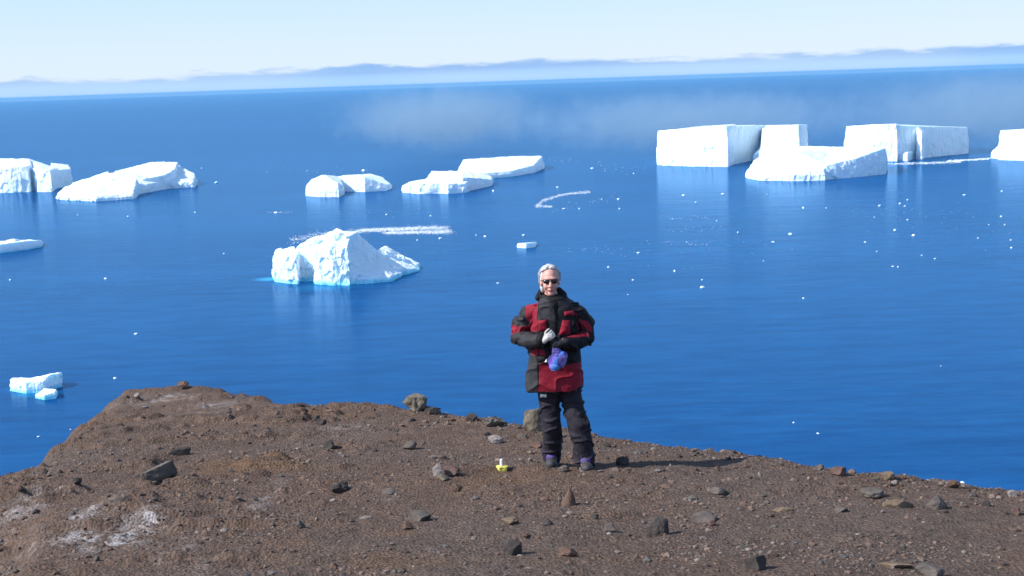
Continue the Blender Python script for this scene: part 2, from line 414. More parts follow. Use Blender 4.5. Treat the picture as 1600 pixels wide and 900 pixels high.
for (px, py, rx, ry, amt) in ((50, 778, 55, 13, .8), (95, 815, 55, 26, .6), (125, 838, 45, 18, .6), (185, 838, 60, 15, 1.1), (150, 795, 40, 10, .4), (235, 812, 35, 14, .8), (255, 806, 24, 10, .6), (300, 838, 30, 25, .3),
                              (260, 622, 60, 9, .8), (330, 636, 40, 12, .45), (410, 780, 18, 22, .4), (452, 800, 12, 18, .35), (545, 668, 45, 10, .2),
                              (760, 890, 50, 8, .3), (615, 775, 30, 7, .2), (350, 875, 40, 18, .2), (20, 840, 40, 14, .3), (370, 620, 30, 6, .25)):
    p = ground_pt(px, py)
    if p is None: continue
    k = px_size(p); ax = rx * k; ay = ry * k / 0.16
    e = ((x - p[0]) / ax) ** 2 + ((y - p[1]) / ay) ** 2
    crust = np.maximum(crust, amt * np.exp(-e * 1.2))
crn = sstep(-0.05, 0.30, noise2(x + 0.25 * y, y * 0.75, 4.2, 5, 95, 0.72)) * 0.85 + 0.15 * sstep(0, 0.3, n_c)
c = blend(c, (0.46, 0.43, 0.42), np.clip(crust * crn * 1.35, 0, 0.92))
crust2 = sstep(0.42, 0.62, noise2(x, y, 1.6, 4, 97)) * sstep(0.1, 0.4, n_b); c = blend(c, (0.24, 0.21, 0.20), crust2 * 0.45)
at = me.color_attributes.new('tint', 'FLOAT_COLOR', 'POINT')
at.data.foreach_set('color', np.concatenate([np.clip(c, 0.01, 1), np.ones((len(V), 1))], 1).ravel())
m, t, b = new_mat('volcanic_ground')
ca_ = N(t, 'ShaderNodeVertexColor', layer_name='tint'); tcn = N(t, 'ShaderNodeTexCoord')
vo = N(t, 'ShaderNodeTexVoronoi'); vo.inputs['Scale'].default_value = 42; t.links.new(tcn.outputs['Object'], vo.inputs['Vector'])
no = N(t, 'ShaderNodeTexNoise'); no.inputs['Scale'].default_value = 30; no.inputs['Detail'].default_value = 8; no.inputs['Roughness'].default_value = 0.7; t.links.new(tcn.outputs['Object'], no.inputs['Vector'])
sepc = N(t, 'ShaderNodeSeparateColor'); t.links.new(vo.outputs['Color'], sepc.inputs[0])
grain = mix_col(t, sepc.outputs[0], (0.72, 0.72, 0.74), (1.28, 1.25, 1.22))
cc = mix_col(t, 1.0, ca_.outputs[0], grain, 'MULTIPLY')
t.links.new(cc, b.inputs['Base Color']); b.inputs['Roughness'].default_value = 0.95; b.inputs['Specular IOR Level'].default_value = 0.1
bp = N(t, 'ShaderNodeBump'); bp.inputs['Strength'].default_value = 1.0; bp.inputs['Distance'].default_value = 0.035
t.links.new(math_node(t, 'ADD', no.outputs[0], math_node(t, 'MULTIPLY', vo.outputs['Distance'], 0.6)), bp.inputs['Height']); t.links.new(bp.outputs[0], b.inputs['Normal'])
me.materials.append(m)
tag(obj('headland', me), 'bare brown volcanic ground of a high headland', 'ground', kind='structure')

# ------------------------------------------------------------------ icebergs
def chunk(ring, z0=-1.5, dome=0.0, inset=0.04):
    """ring: (px, py of the waterline, height in px) going left to right along the front and back again"""
    P = [sea_pt(a, b_) for a, b_, _ in ring]; hs = [h * px_size(p) for (_, _, h), p in zip(ring, P)]
    cen = np.mean(P, 0); n = len(P); V = []; Fc = []
    for lev in range(3):
        for p, h in zip(P, hs):
            f = (0, 0.0, inset)[lev]; z = (z0, h * 0.5, h)[lev]
            xy = p[:2] + (cen[:2] - p[:2]) * f
            V.append((xy[0], xy[1], z))
    V.append((cen[0], cen[1], np.mean(hs) + dome * px_size(cen)))
    V.append((cen[0], cen[1], z0))
    for l in range(2):
        for j in range(n):
            j2 = (j + 1) % n; Fc.append((l * n + j, l * n + j2, (l + 1) * n + j2, (l + 1) * n + j))
    for j in range(n):
        Fc.append((2 * n + j, 2 * n + (j + 1) % n, 3 * n)); Fc.append(((j + 1) % n, j, 3 * n + 1))
    return np.array(V), Fc
def iceberg(label, chunks, vox_px=0.9, rough_px=1.6, flute=0.6, smooth=2, mat='ice', group=None, seed=0, name='iceberg', cat='iceberg'):
    parts = [chunk(*ch) if isinstance(ch, tuple) else chunk(ch) for ch in chunks]
    allv = np.concatenate([p[0] for p in parts]); cen = allv.mean(0); k = px_size((cen[0], cen[1], 0))
    org = np.array([cen[0], cen[1], 0.0])
    me = fuse([(v - org, f) for v, f in parts], k * vox_px, max(1, smooth - 1))
    V = get_vf(me); Nn = get_n(me)
    q = V / k
    side = 1 - np.abs(Nn[:, 2])
    rough = fbm(q * np.array([0.10, 0.10, 0.10]), 5, seed + 3, 0.55) * 1.5
    flu = fbm(q * np.array([0.22, 0.22, 0.035]), 2, seed + 9) * side * flute * 1.4
    crack = -np.maximum(0, 1 - np.abs(fbm(q * np.array([0.06, 0.06, 0.02]), 2, seed + 15)) / 0.05) * side * flute * 1.4
    fac_ = facet(q * np.array([0.085, 0.085, 0.060]) + seed, seed + 21) * 1.3 + facet(q * np.array([0.19, 0.19, 0.13]) + seed, seed + 31) * 0.22
    rough = rough * 0.5 + fac_ * (0.35 + 0.65 * side)
    disp = (rough * rough_px * 0.9 + flu * rough_px + crack * rough_px) * k
    wl = np.clip((V[:, 2] + 1.0) / (2.0), 0.15, 1)
    V = V + Nn * (disp * wl)[:, None]
    # the sea has cut a shallow notch along the waterline
    set_v(me, V)
    me.materials.append(M[mat]); me.polygons.foreach_set('use_smooth', np.ones(len(me.polygons), bool))
    me.name = name
    o = obj(name, me); o.location = org
    return tag(o, label, cat, group)
GB = 'icebergs afloat off the headland'
# cut-off blocky berg at the far left, with a shaded end block
iceberg('blocky white iceberg with a vertical notch and a squared shaded end block', [
    ([(-60, 302, 36), (20, 301, 40), (48, 300, 40), (54, 296, 38), (52, 290, 42), (-60, 288, 42)],),
    ([(50, 297, 33), (60, 300, 38), (82, 300, 33), (90, 292, 30), (50, 288, 40)],),
    ([(80, 300, 31), (90, 294, 28), (113, 290, 26), (110, 284, 27), (82, 286, 32)],)], group=GB, seed=1, rough_px=1.0)
iceberg('long irregular white iceberg with a low tail rising to a rounded summit', [
    ([(90, 312, 9), (150, 315, 9), (210, 311, 8), (218, 303, 24), (170, 298, 30), (120, 301, 18), (95, 306, 11)],),
    ([(165, 305, 24), (215, 304, 14), (262, 295, 11), (304, 293, 8), (309, 288, 16), (276, 284, 30), (240, 284, 31), (180, 291, 24)], -1.5, 2),
    ([(222, 300, 20), (258, 296, 22), (276, 292, 28), (281, 286, 33), (240, 285, 32)],)], group=GB, seed=2, rough_px=1.9)
iceberg('rounded white dome iceberg, smaller of a touching pair', [
    ([(478, 306, 16), (500, 308, 20), (530, 308, 22), (538, 304, 14), (534, 298, 22), (505, 297, 24), (486, 299, 18)], -1.5, 9)], group=GB, seed=3, rough_px=1.0, smooth=6, flute=0.3)
iceberg('smooth low white iceberg with sloping right end, larger of a touching pair', [
    ([(528, 299, 23), (570, 300, 24), (604, 298, 10), (613, 294, 6), (600, 289, 12), (580, 288, 17), (535, 291, 17)], -1.5, 3)], group=GB, seed=4, rough_px=0.9, smooth=6, flute=0.3)
iceberg('stepped white iceberg with a low shelf and an undercut shaded end', [
    ([(628, 301, 11), (655, 303, 15), (690, 302, 17), (700, 293, 20), (640, 296, 12)],),
    ([(664, 300, 20), (700, 303, 16), (728, 301, 14), (742, 295, 18), (735, 288, 21), (675, 290, 23)], -1.5, 2),
    ([(722, 300, 22), (748, 295, 17), (769, 290, 9), (771, 285, 10), (740, 286, 16), (722, 290, 22)],)], group=GB, seed=5, rough_px=1.3)
iceberg('long flat topped iceberg slab tilting to a squared end, behind a stepped berg', [
    ([(709, 281, 8), (745, 281, 9), (800, 276, 9), (836, 270, 12), (850, 263, 19), (846, 260, 17), (800, 262, 18), (722, 266, 17)], -1.5, 1)], group=GB, seed=6, rough_px=0.9, flute=0.5)
iceberg('jagged white iceberg with turquoise waterline and a smooth blue shaded slope', [
    ([(429, 440, 40), (450, 443, 42), (466, 444, 44), (470, 438, 46), (462, 433, 48), (434, 433, 44)],),
    ([(462, 439, 44), (480, 439, 42), (500, 440, 52), (545, 438, 68), (566, 432, 66), (566, 424, 60), (530, 421, 58), (490, 424, 54), (464, 429, 44)], -1.5, 8),
    ([(466, 437, 48), (473, 437, 56), (480, 436, 49), (476, 431, 46)],), ([(484, 438, 56), (498, 438, 68), (508, 436, 62), (498, 431, 60)],),
    ([(492, 444, 48), (520, 446, 64), (547, 446, 58), (552, 436, 72), (530, 432, 76), (495, 434, 58)],),
    ([(515, 440, 72), (530, 440, 76), (545, 440, 70), (564, 434, 72), (560, 428, 64), (530, 426, 64)], -1.5, 3),
    ([(546, 445, 22), (580, 443, 10), (612, 440, 8), (628, 432, 6), (615, 427, 14), (590, 424, 34), (562, 425, 60), (548, 432, 68)],),
    ([(590, 436, 24), (612, 434, 16), (640, 428, 8), (657, 423, 3), (654, 418, 8), (630, 416, 17), (604, 418, 34), (590, 424, 34)],),
    ([(604, 426, 34), (612, 425, 30), (614, 421, 28), (606, 420, 32)],), ([(622, 424, 24), (632, 423, 22), (632, 419, 19), (624, 419, 22)],)],
    vox_px=1.0, group=GB, seed=7, rough_px=2.2, mat='ice_blue')
iceberg('tall tabular iceberg with sheer lit wall and a shaded recess, mist behind', [
    ([(1027, 258, 53), (1080, 260, 59), (1138, 261, 64), (1150, 255, 60), (1152, 246, 52), (1085, 240, 42), (1033, 246, 41)],),
    ([(1136, 260, 63), (1146, 257, 60), (1196, 247, 51), (1200, 243, 47), (1140, 242, 46)],),
    ([(1190, 256, 50), (1196, 256, 60), (1230, 257, 61), (1250, 257, 62), (1262, 250, 55), (1255, 243, 47), (1192, 243, 46)],),
    ([(1176, 257, 14), (1195, 259, 22), (1225, 258, 30), (1210, 252, 40), (1186, 252, 20)],)], group=GB, seed=8, rough_px=0.9, flute=1.0)
iceberg('low wedge iceberg with broad white snow ramp and shaded cliff, before taller tabular bergs', [
    ([(1166, 278, 12), (1186, 282, 16), (1240, 283, 20), (1290, 282, 16), (1296, 276, 30), (1250, 268, 38), (1200, 266, 34), (1176, 272, 20)],),
    ([(1200, 276, 40), (1240, 278, 42), (1290, 281, 22), (1340, 277, 30), (1384, 272, 40), (1386, 264, 33), (1340, 262, 32), (1262, 264, 36), (1205, 266, 36)],)], group=GB, seed=9, rough_px=1.2)
iceberg('tabular iceberg with crevassed lit wall and long shaded blue side', [
    ([(1320, 250, 52), (1362, 252, 57), (1402, 252, 58), (1410, 245, 50), (1408, 236, 41), (1330, 236, 38)],),
    ([(1398, 252, 56), (1410, 250, 53), (1512, 240, 41), (1513, 233, 34), (1410, 234, 39)],),
    ([(1432, 249, 50), (1440, 250, 44), (1446, 247, 40), (1440, 242, 46)],),
    ([(1405, 251, 10), (1418, 252, 14), (1426, 249, 12), (1412, 245, 20)],)], group=GB, seed=10, rough_px=0.9, flute=1.1)
iceberg('square cut white iceberg with a pointed foot, beside the open sea mist', [
    ([(1560, 250, 46), (1600, 251, 49), (1680, 250, 48), (1690, 236, 34), (1570, 238, 34)],),
    ([(1548, 247, 9), (1562, 249, 20), (1570, 245, 34), (1560, 242, 12)],)], group=GB, seed=11, rough_px=0.9)
iceberg('low white floe with a raised knob and a thin overhanging tip', [
    ([(-60, 398, 18), (0, 396, 14), (40, 391, 14), (66, 386, 11), (68, 380, 4), (50, 378, 4), (10, 381, 5), (-60, 386, 6)],),
    ([(10, 389, 14), (25, 389, 16), (32, 386, 12), (22, 383, 10)],)], group=GB, seed=12, rough_px=0.9, mat='ice_small')
iceberg('small white iceberg with cyan waterline and an upswept horn', [
    ([(16, 611, 18), (40, 615, 18), (70, 613, 18), (86, 606, 22), (84, 600, 16), (50, 600, 10), (20, 602, 12)],),
    ([(66, 612, 20), (84, 608, 24), (98, 604, 22), (95, 600, 18), (78, 600, 16)],),
    ([(86, 604, 18), (93, 604, 23), (97, 601, 19), (90, 599, 16)],)], vox_px=0.8, group=GB, seed=13, rough_px=1.6, mat='ice_small')
iceberg('little white ice lump floating in front of a small horned iceberg', [
    ([(55, 622, 6), (70, 625, 8), (88, 623, 12), (90, 617, 9), (70, 615, 9), (58, 618, 4)],)], vox_px=0.8, group=GB, seed=14, rough_px=1.2, mat='ice_small', name='ice_lump', cat='ice')
iceberg('flat oblong white floe alone on open water', [
    ([(808, 387, 6), (822, 388, 8), (837, 386, 8), (839, 382, 4), (810, 383, 3)],)], vox_px=0.6, group=GB, seed=15, rough_px=0.6, name='ice_floe', cat='ice floe')

# small floating pieces: each one a thing, cut from a few shapes
def lump_mesh(name, seed, mat, sub=2, flat=0.55, amp=0.35, cuts=4, freq=1.3):
    V, Fc = ico(sub); V = V.copy(); rng = np.random.RandomState(seed)
    V = V * (1 + amp * fbm(V * freq + seed * 3.1, 3, seed))[:, None]
    for _ in range(cuts):
        n = rng.normal(size=3); n /= np.linalg.norm(n); lim = rng.uniform(0.45, 0.8)
        dd = V @ n; V = V - np.maximum(0, dd - lim)[:, None] * n * 0.92
    V[:, 2] *= flat
    me = mesh_from(name, V, Fc, [mat])
    return me
ice_lumps = [lump_mesh('growler', 100 + i, M['ice'], 2, 0.6) for i in range(5)]
DOTS = [(212, 520, 10, 6), (180, 589, 10, 6), (16, 436, 5, 5), (165, 434, 6, 5), (60, 681, 7, 4), (110, 670, 5, 4), (200, 337, 5, 4), (305, 331, 5, 4), (121, 335, 4, 3), (350, 395, 5, 4),
        (431, 331, 9, 4), (604, 334, 6, 4), (673, 336, 5, 4), (652, 374, 5, 4), (688, 371, 7, 5), (758, 368, 10, 4), (744, 366, 3, 6), (818, 366, 9, 5), (871, 291, 7, 5), (881, 325, 8, 4), (905, 325, 5, 4),
        (771, 297, 5, 5), (480, 266, 5, 4), (568, 265, 7, 5), (778, 441, 6, 5), (951, 416, 5, 5), (989, 436, 7, 5), (981, 459, 5, 4), (1098, 447, 9, 6), (1097, 436, 4, 4), (997, 394, 7, 4), (1054, 423, 4, 4),
        (1068, 304, 6, 4), (1129, 302, 8, 3), (1199, 303, 4, 4), (1255, 323, 6, 6), (1291, 324, 4, 4), (1208, 377, 10, 5), (1235, 364, 8, 6), (1193, 407, 4, 3), (1054, 422, 4, 4), (1374, 320, 6, 5), (1366, 338, 4, 5),
        (1398, 358, 6, 5), (1395, 415, 7, 5), (1403, 416, 3, 4), (1418, 311, 4, 4), (1414, 321, 5, 4), (1427, 366, 6, 6), (1418, 342, 5, 5), (1406, 317, 4, 4), (1507, 303, 9, 5), (1565, 297, 6, 6), (1564, 337, 5, 4),
        (1352, 377, 5, 5), (1440, 398, 4, 4), (1461, 403, 5, 4), (1579, 374, 5, 4), (1580, 386, 4, 4), (1528, 371, 4, 4), (1255, 465, 6, 4), (1278, 676, 6, 4), (1240, 659, 5, 4), (1503, 752, 14, 9), (1470, 571, 4, 3),
        (1073, 377, 4, 4), (1087, 315, 4, 4), (1051, 341, 3, 3), (1120, 344, 4, 4), (1153, 361, 5, 7), (966, 310, 6, 4), (968, 325, 4, 4), (990, 270, 4, 3), (925, 262, 8, 3), (860, 262, 6, 3), (338, 284, 8, 4),
        (315, 262, 4, 3), (1370, 392, 4, 3), (940, 310, 4, 4), (1545, 350, 4, 4), (1570, 350, 4, 4)]
rng = np.random.RandomState(5)
for i, (px, py, wpx, hpx) in enumerate(DOTS):
    p = sea_pt(px, py + hpx * 0.4); k = px_size(p)
    o = obj('growler', ice_lumps[i % 5])
    o.location = (p[0], p[1], hpx * k * 0.12); v_ = rng.uniform(0.7, 1.12); o.scale = (wpx * k * 0.44 * v_, wpx * k * 0.38 * v_, hpx * k * 0.58 * v_); o.rotation_euler = (0, 0, rng.uniform(0, 6.28))
    tag(o, 'small white chunk of ice floating loose on the open blue water', 'ice', 'loose ice chunks on the water')
# drifts of brash ice that nobody could count: streaks and patches
def brash(label, paths, n, size_px, spread_px, seed):
    rng = np.random.RandomState(seed); VV = []; FF = []; k0 = 0
    B = np.array([(1, 0, 0), (.31, .95, 0), (-.81, .59, 0), (-.81, -.59, 0), (.31, -.95, 0), (.1, .1, .8)], float)
    BF = np.array([(0, 1, 5), (1, 2, 5), (2, 3, 5), (3, 4, 5), (4, 0, 5)])
    for path in paths:
        P = np.array(path, float); seg = np.linalg.norm(np.diff(P[:, :2], axis=0), axis=1); cum = np.concatenate([[0], np.cumsum(seg)])
        for _ in range(n):
            u = rng.uniform(0, cum[-1]); px = np.interp(u, cum, P[:, 0]); py = np.interp(u, cum, P[:, 1]); wd = np.interp(u, cum, P[:, 2])
            py += rng.normal() * wd * 0.45; px += rng.normal() * spread_px
            p = sea_pt(px, py); k = px_size(p); s = size_px * k * rng.uniform(0.35, 1.3)
            a = rng.uniform(0, 6.28); ca2, sa2 = math.cos(a), math.sin(a)
            v = B * np.array([s, s * rng.uniform(.5, 1), s * 0.35]); v = np.stack([v[:, 0] * ca2 - v[:, 1] * sa2, v[:, 0] * sa2 + v[:, 1] * ca2, v[:, 2]], 1) + np.array([p[0], p[1], 0.02])
            VV.append(v); FF.append(BF + k0); k0 += 6
    org = np.concatenate(VV).mean(0); org[2] = 0
    me = mesh_from('brash_ice', np.concatenate(VV) - org, np.concatenate(FF), [M['brash']])
    o = obj('brash_ice', me); o.location = org
    tag(o, label, 'brash ice', 'drifts of brash ice', 'stuff')
brash('long thin drift of white brash ice trailing behind a jagged iceberg', [[(455, 376, 7), (500, 367, 7), (560, 361, 4), (620, 358, 3.5), (680, 355, 3)], [(600, 364, 2.5), (705, 362, 4)], [(560, 360, 3), (700, 356, 5)]], 1900, 0.95, 3, 1)
brash('hooked curl of white brash ice on open water', [[(862, 323, 2), (838, 322, 3), (848, 314, 3), (875, 305, 2), (895, 302, 2), (922, 300, 3)]], 1100, 0.85, 1.3, 2)
brash('straight white line of brash ice along the foot of tabular bergs', [[(1388, 256, 2), (1450, 255, 2), (1500, 253, 2)], [(1480, 252, 1.5), (1545, 248, 1.5)]], 500, 1.3, 2, 3)
brash('sparse specks of brash ice strewn far and wide over the water', [
    [(425, 332, 1.5), (450, 331, 1.5)], [(470, 331, 6), (600, 330, 8), (680, 330, 6)], [(870, 325, 6), (960, 310, 8)], [(890, 392, 3), (960, 390, 10)], [(1015, 378, 3), (1110, 382, 5)], [(1030, 342, 3), (1120, 340, 4)],
    [(1050, 360, 8), (1130, 350, 10)], [(1300, 330, 25), (1450, 340, 35)], [(1450, 330, 40), (1600, 350, 50)], [(950, 400, 30), (1250, 380, 40)], [(930, 262, 8), (1020, 262, 8)], [(380, 270, 10), (640, 262, 10)], [(860, 250, 6), (960, 255, 6)]], 38, 0.8, 8, 4)

# ------------------------------------------------------------------ stones
def stone_mat(name, col, var=0.35): return simple(name, col, 0.9, var, 5.0, 0.6, 14.0, 0.15)
M['s_dark'] = stone_mat('basalt', (0.060, 0.051, 0.047)); M['s_grey'] = stone_mat('grey_lava', (0.118, 0.100, 0.088)); M['s_brown'] = stone_mat('brown_scoria', (0.125, 0.078, 0.060))
M['s_red'] = stone_mat('red_scoria', (0.122, 0.078, 0.064)); M['s_tan'] = stone_mat('tan_tuff', (0.165, 0.122, 0.084)); M['s_pale'] = stone_mat('pale_stone', (0.235, 0.205, 0.19)); M['s_olive'] = stone_mat('lichen_stone', (0.15, 0.128, 0.098))
def place_stone(name, px, py, wpx, hpx, mat, label, seed, group=None, rz=0.0, tilt=(0, 0), depth=0.8, flatcut=4, amp=0.35, sub=4, freq=1.4, sink=0.28, point=0.0):
    """px, py: middle of the stone's foot on the ground"""
    p = ground_pt(px, py)
    if p is None: p = ground_pt(px, py + 12)
    k = px_size(p)
    V, Fc = ico(sub); V = V.copy(); rg = np.random.RandomState(seed)
    V = V * (1 + amp * fbm(V * freq + seed * 3.1, 4, seed))[:, None]
    for _ in range(flatcut):
        n = rg.normal(size=3); n /= np.linalg.norm(n); dd = V @ n; V = V - np.maximum(0, dd - rg.uniform(.5, .8))[:, None] * n * 0.93
    V = V + V * (0.05 * fbm(V * 6, 3, seed + 1))[:, None]
    V = V - (V.max(0) + V.min(0)) / 2; V = V / (V.max(0) - V.min(0))
    if point: V[:, :2] *= (1 - point * np.clip(V[:, 2:3] + 0.5, 0, 1)); V[:, 0] += 0.12 * (V[:, 2] + 0.5)
    w = wpx * k * (0.86 if px > 1200 else 0.95); h = hpx * k * (0.86 if px > 1200 else 0.95)
    V = V * np.array([w, w * depth, h * (1 + sink)])
    V = V @ np.array(Euler((tilt[0], tilt[1], rz)).to_matrix()).T
    V[:, 2] += -V[:, 2].min() - sink * h
    me = mesh_from(name, V, Fc, [M[mat]], smooth=False)
    o = obj(name, me); o.location = (p[0], p[1] + w * depth * 0.3, ground_z(p[0], p[1] + w * depth * 0.3))
    return tag(o, label, 'rock', group)
big = [  # name, foot px, py, width, height, material, label
    ('boulder', 648, 643, 42, 28, 's_olive', 'knobbly grey green boulder perched on the cliff edge', dict(amp=0.5, freq=2.0, flatcut=4, depth=.7)),
    ('rock', 675, 645, 30, 11, 's_dark', 'low dark rock beside the knobbly grey green boulder', {}),
    ('rock', 738, 659, 17, 15, 's_dark', 'upright dark rock on the cliff edge between two larger ones', {}),
    ('rock', 774, 667, 34, 18, 's_grey', 'squat dark grey rock on the edge near the tan boulder', dict(amp=.6)),
    ('boulder', 838, 674, 44, 40, 's_olive', 'tall tan boulder standing behind the person\'s legs', dict(amp=.4, depth=.7)),
    ('rock', 247, 752, 62, 24, 's_grey', 'long dark grey slab lying on the slope', dict(rz=.45, depth=.32, amp=.18, flatcut=7, tilt=(.15, -.12))),
    ('rock', 280, 712, 38, 14, 's_dark', 'thin dark slab just above the long grey slab', dict(rz=.3, depth=.4, flatcut=6)),
    ('rock', 514, 702, 20, 17, 's_dark', 'small dark round rock on the upper slope', {}),
    ('rock', 888, 791, 34, 29, 's_brown', 'pointed brown rock like a small pyramid', dict(amp=.2, flatcut=4, depth=.8, point=.85)),
    ('rock', 1030, 838, 35, 31, 's_dark', 'round dark grey rock in front of the person', dict(amp=.22, flatcut=1, depth=.95)),
    ('rock', 801, 868, 32, 26, 's_dark', 'dark grey angular rock lying below the yellow marker', dict(amp=.2, flatcut=6)),
    ('rock', 1182, 891, 36, 24, 's_dark', 'dark blunt rock casting a short shadow on smooth ash', dict(amp=.2)),
    ('rock', 1100, 817, 42, 18, 's_grey', 'low grey rock with a red chip beside it', dict(amp=.25)),
    ('rock', 1112, 822, 14, 8, 's_red', 'small red chip leaning on a low grey rock', {}),
    ('rock', 1466, 796, 38, 24, 's_grey', 'bulky grey rock beside a flat tan slab', dict(amp=.2, flatcut=6)),
    ('rock', 1405, 794, 60, 17, 's_tan', 'flat tan slab propped on the gravel', dict(amp=.2, flatcut=7, depth=.5, tilt=(.12, 0))),
    ('rock', 1365, 779, 44, 16, 's_grey', 'low flattish grey rock behind a tan slab', dict(amp=.25)),
    ('rock', 1311, 743, 30, 15, 's_red', 'rusty red rock at the cliff edge', {}),
    ('rock', 1387, 750, 26, 12, 's_tan', 'tan orange rock at the cliff edge', {}),
    ('rock', 1490, 763, 24, 15, 's_brown', 'brown rock on the edge just below a white chunk of ice', {}),
    ('rock', 684, 744, 18, 20, 's_pale', 'pale rounded end of a rock beside a flat reddish one', {}),
    ('rock', 704, 741, 32, 13, 's_red', 'flat reddish rock touching a pale rounded one', dict(flatcut=6)),
    ('rock', 692, 752, 18, 10, 's_olive', 'small greenish rock under the pale rounded one', {}),
    ('rock', 531, 772, 28, 18, 's_dark', 'ragged dark rock with a white chip at its foot', dict(amp=.6)),
    ('rock', 520, 784, 10, 5, 's_pale', 'white chip at the foot of a ragged dark rock', {}),
    ('rock', 888, 870, 32, 16, 's_brown', 'low brown rock on the bare ash in front', {}),
    ('rock', 952, 832, 20, 15, 's_grey', 'small grey rock with a sharp top', {}),
    ('rock', 930, 812, 14, 9, 's_dark', 'little black rock with a pale pebble on its back', {}),
    ('rock', 856, 822, 18, 11, 's_dark', 'small black jagged rock near a flat tan flake', {}),
    ('rock', 797, 820, 30, 10, 's_tan', 'flat tan flake of rock', dict(flatcut=7)),
    ('rock', 640, 702, 24, 14, 's_grey', 'grey rock on the rubbly upper slope', {}),
    ('rock', 1456, 899, 56, 20, 's_grey', 'broad pale grey rock at the bottom of the slope', dict(amp=.2)),
    ('rock', 502, 664, 18, 11, 's_dark', 'dark blocky rock high on the slope', {}),
    ('rock', 973, 727, 22, 15, 's_dark', 'black rock in the person\'s shadow', {}),
    ('rock', 881, 738, 18, 9, 's_grey', 'low grey rock lying between the boots', {}),
    ('rock', 120, 758, 16, 11, 's_dark', 'dark rock near the pale crust', {}),
    ('rock', 1283, 735, 14, 10, 's_grey', 'small grey rock left of the rusty red one on the edge', {}),
    ('rock', 1316, 800, 26, 9, 's_grey', 'thin grey rock with a flat shadow', {}),
    ('rock', 1225, 800, 40, 8, 's_tan', 'long thin yellowish flake of rock', dict(flatcut=7, depth=.5)),
    ('rock', 1540, 790, 20, 9, 's_dark', 'dark hollowed rock right of the bulky grey one', {}),
    ('rock', 1583, 776, 18, 13, 's_pale', 'pale pinkish rock near the end of the ridge', {}),
    ('rock', 1588, 804, 18, 14, 's_red', 'pinkish rock half sunk in gravel', {}),
    ('rock', 1400, 888, 60, 9, 's_tan', 'long low tan ledge of rock in the ash', dict(flatcut=6, depth=.4)),
    ('rock', 606, 772, 24, 11, 's_grey', 'grey weathered rock in the middle of the slope', {}),
    ('rock', 655, 815, 40, 16, 's_grey', 'cracked grey rock half buried in the slope', dict(flatcut=6)),
    ('rock', 637, 828, 18, 12, 's_brown', 'brown rock beside a cracked half buried one', {}),
    ('rock', 1040, 762, 22, 6, 's_red', 'thin reddish flake on open ash', {}),
    ('rock', 1122, 773, 26, 12, 's_grey', 'flattish grey rock on yellowish gravel', {}),
    ('rock', 285, 609, 20, 8, 's_brown', 'brown cap of rock on the highest point of the ridge', {}),
    ('rock', 470, 826, 14, 16, 's_grey', 'narrow grey rock stuck upright in the slope', {}),
    ('rock', 713, 768, 20, 14, 's_brown', 'crumbly brown rock with a dark side', {}),
    ('rock', 775, 693, 26, 12, 's_pale', 'pale flat rock behind the yellow marker', {}),
    ('rock', 838, 700, 22, 10, 's_brown', 'flat brown rock left of the boots', {}),
]
for i, (nm, px, py, w, h, mt, lab, kw) in enumerate(big): place_stone(nm, px, py, w, h, mt, lab, 300 + i, **kw)
# smaller stones, one object each
shapes = {}
SM = ['s_dark', 's_grey', 's_brown', 's_red', 's_pale']
SL = {'s_dark': 'small dark lava stone strewn on the brown ground', 's_grey': 'small grey stone strewn on the brown ground', 's_brown': 'small brown scoria stone strewn on the ground',
      's_red': 'small reddish stone strewn on the brown ground', 's_pale': 'small pale stone strewn on the brown ground'}
for mt in SM: shapes[mt] = [lump_mesh('stone', 500 + 13 * i + SM.index(mt), M[mt], 2, 0.75, 0.4, 5) for i in range(4)]
rng = np.random.RandomState(21)
def sk_y(px): return np.interp(px, [p[0] for p in SKYLINE], [p[1] for p in SKYLINE])
cnt = 0
while cnt < 270:
    px = rng.uniform(0, 1600); y0 = sk_y(px)
    if cnt < 110:                              # rubble line along the rim
        if px < 430 and rng.rand() < 0.8: continue
        py = y0 + 1 + abs(rng.normal()) * 14
    else: py = y0 + (900 - y0) * rng.rand() ** 1.2
    p = ground_pt(px, py)
    if p is None: continue
    if abs(px - 885) < 45 and py > 690 and py < 745: continue
    mt = SM[rng.choice(5, p=[.34, .27, .2, .11, .08])]
    k = px_size(p); s = k * (rng.gamma(3.0, 1.5) + 3.2) * 0.5 * (1.0 if cnt < 110 else 0.95)
    o = obj('stone', shapes[mt][rng.randint(4)])
    o.location = (p[0], p[1], p[2] + s * 0.22); o.scale = (s * rng.uniform(.8, 1.4), s * rng.uniform(.7, 1.1), s * rng.uniform(.7, 1.1)); o.rotation_euler = (rng.uniform(-.3, .3), rng.uniform(-.3, .3), rng.uniform(0, 6.28))
    tag(o, SL[mt], 'stone', 'small ' + SL[mt].split(' strewn')[0].replace('small ', '') + 's on the ground'); cnt += 1
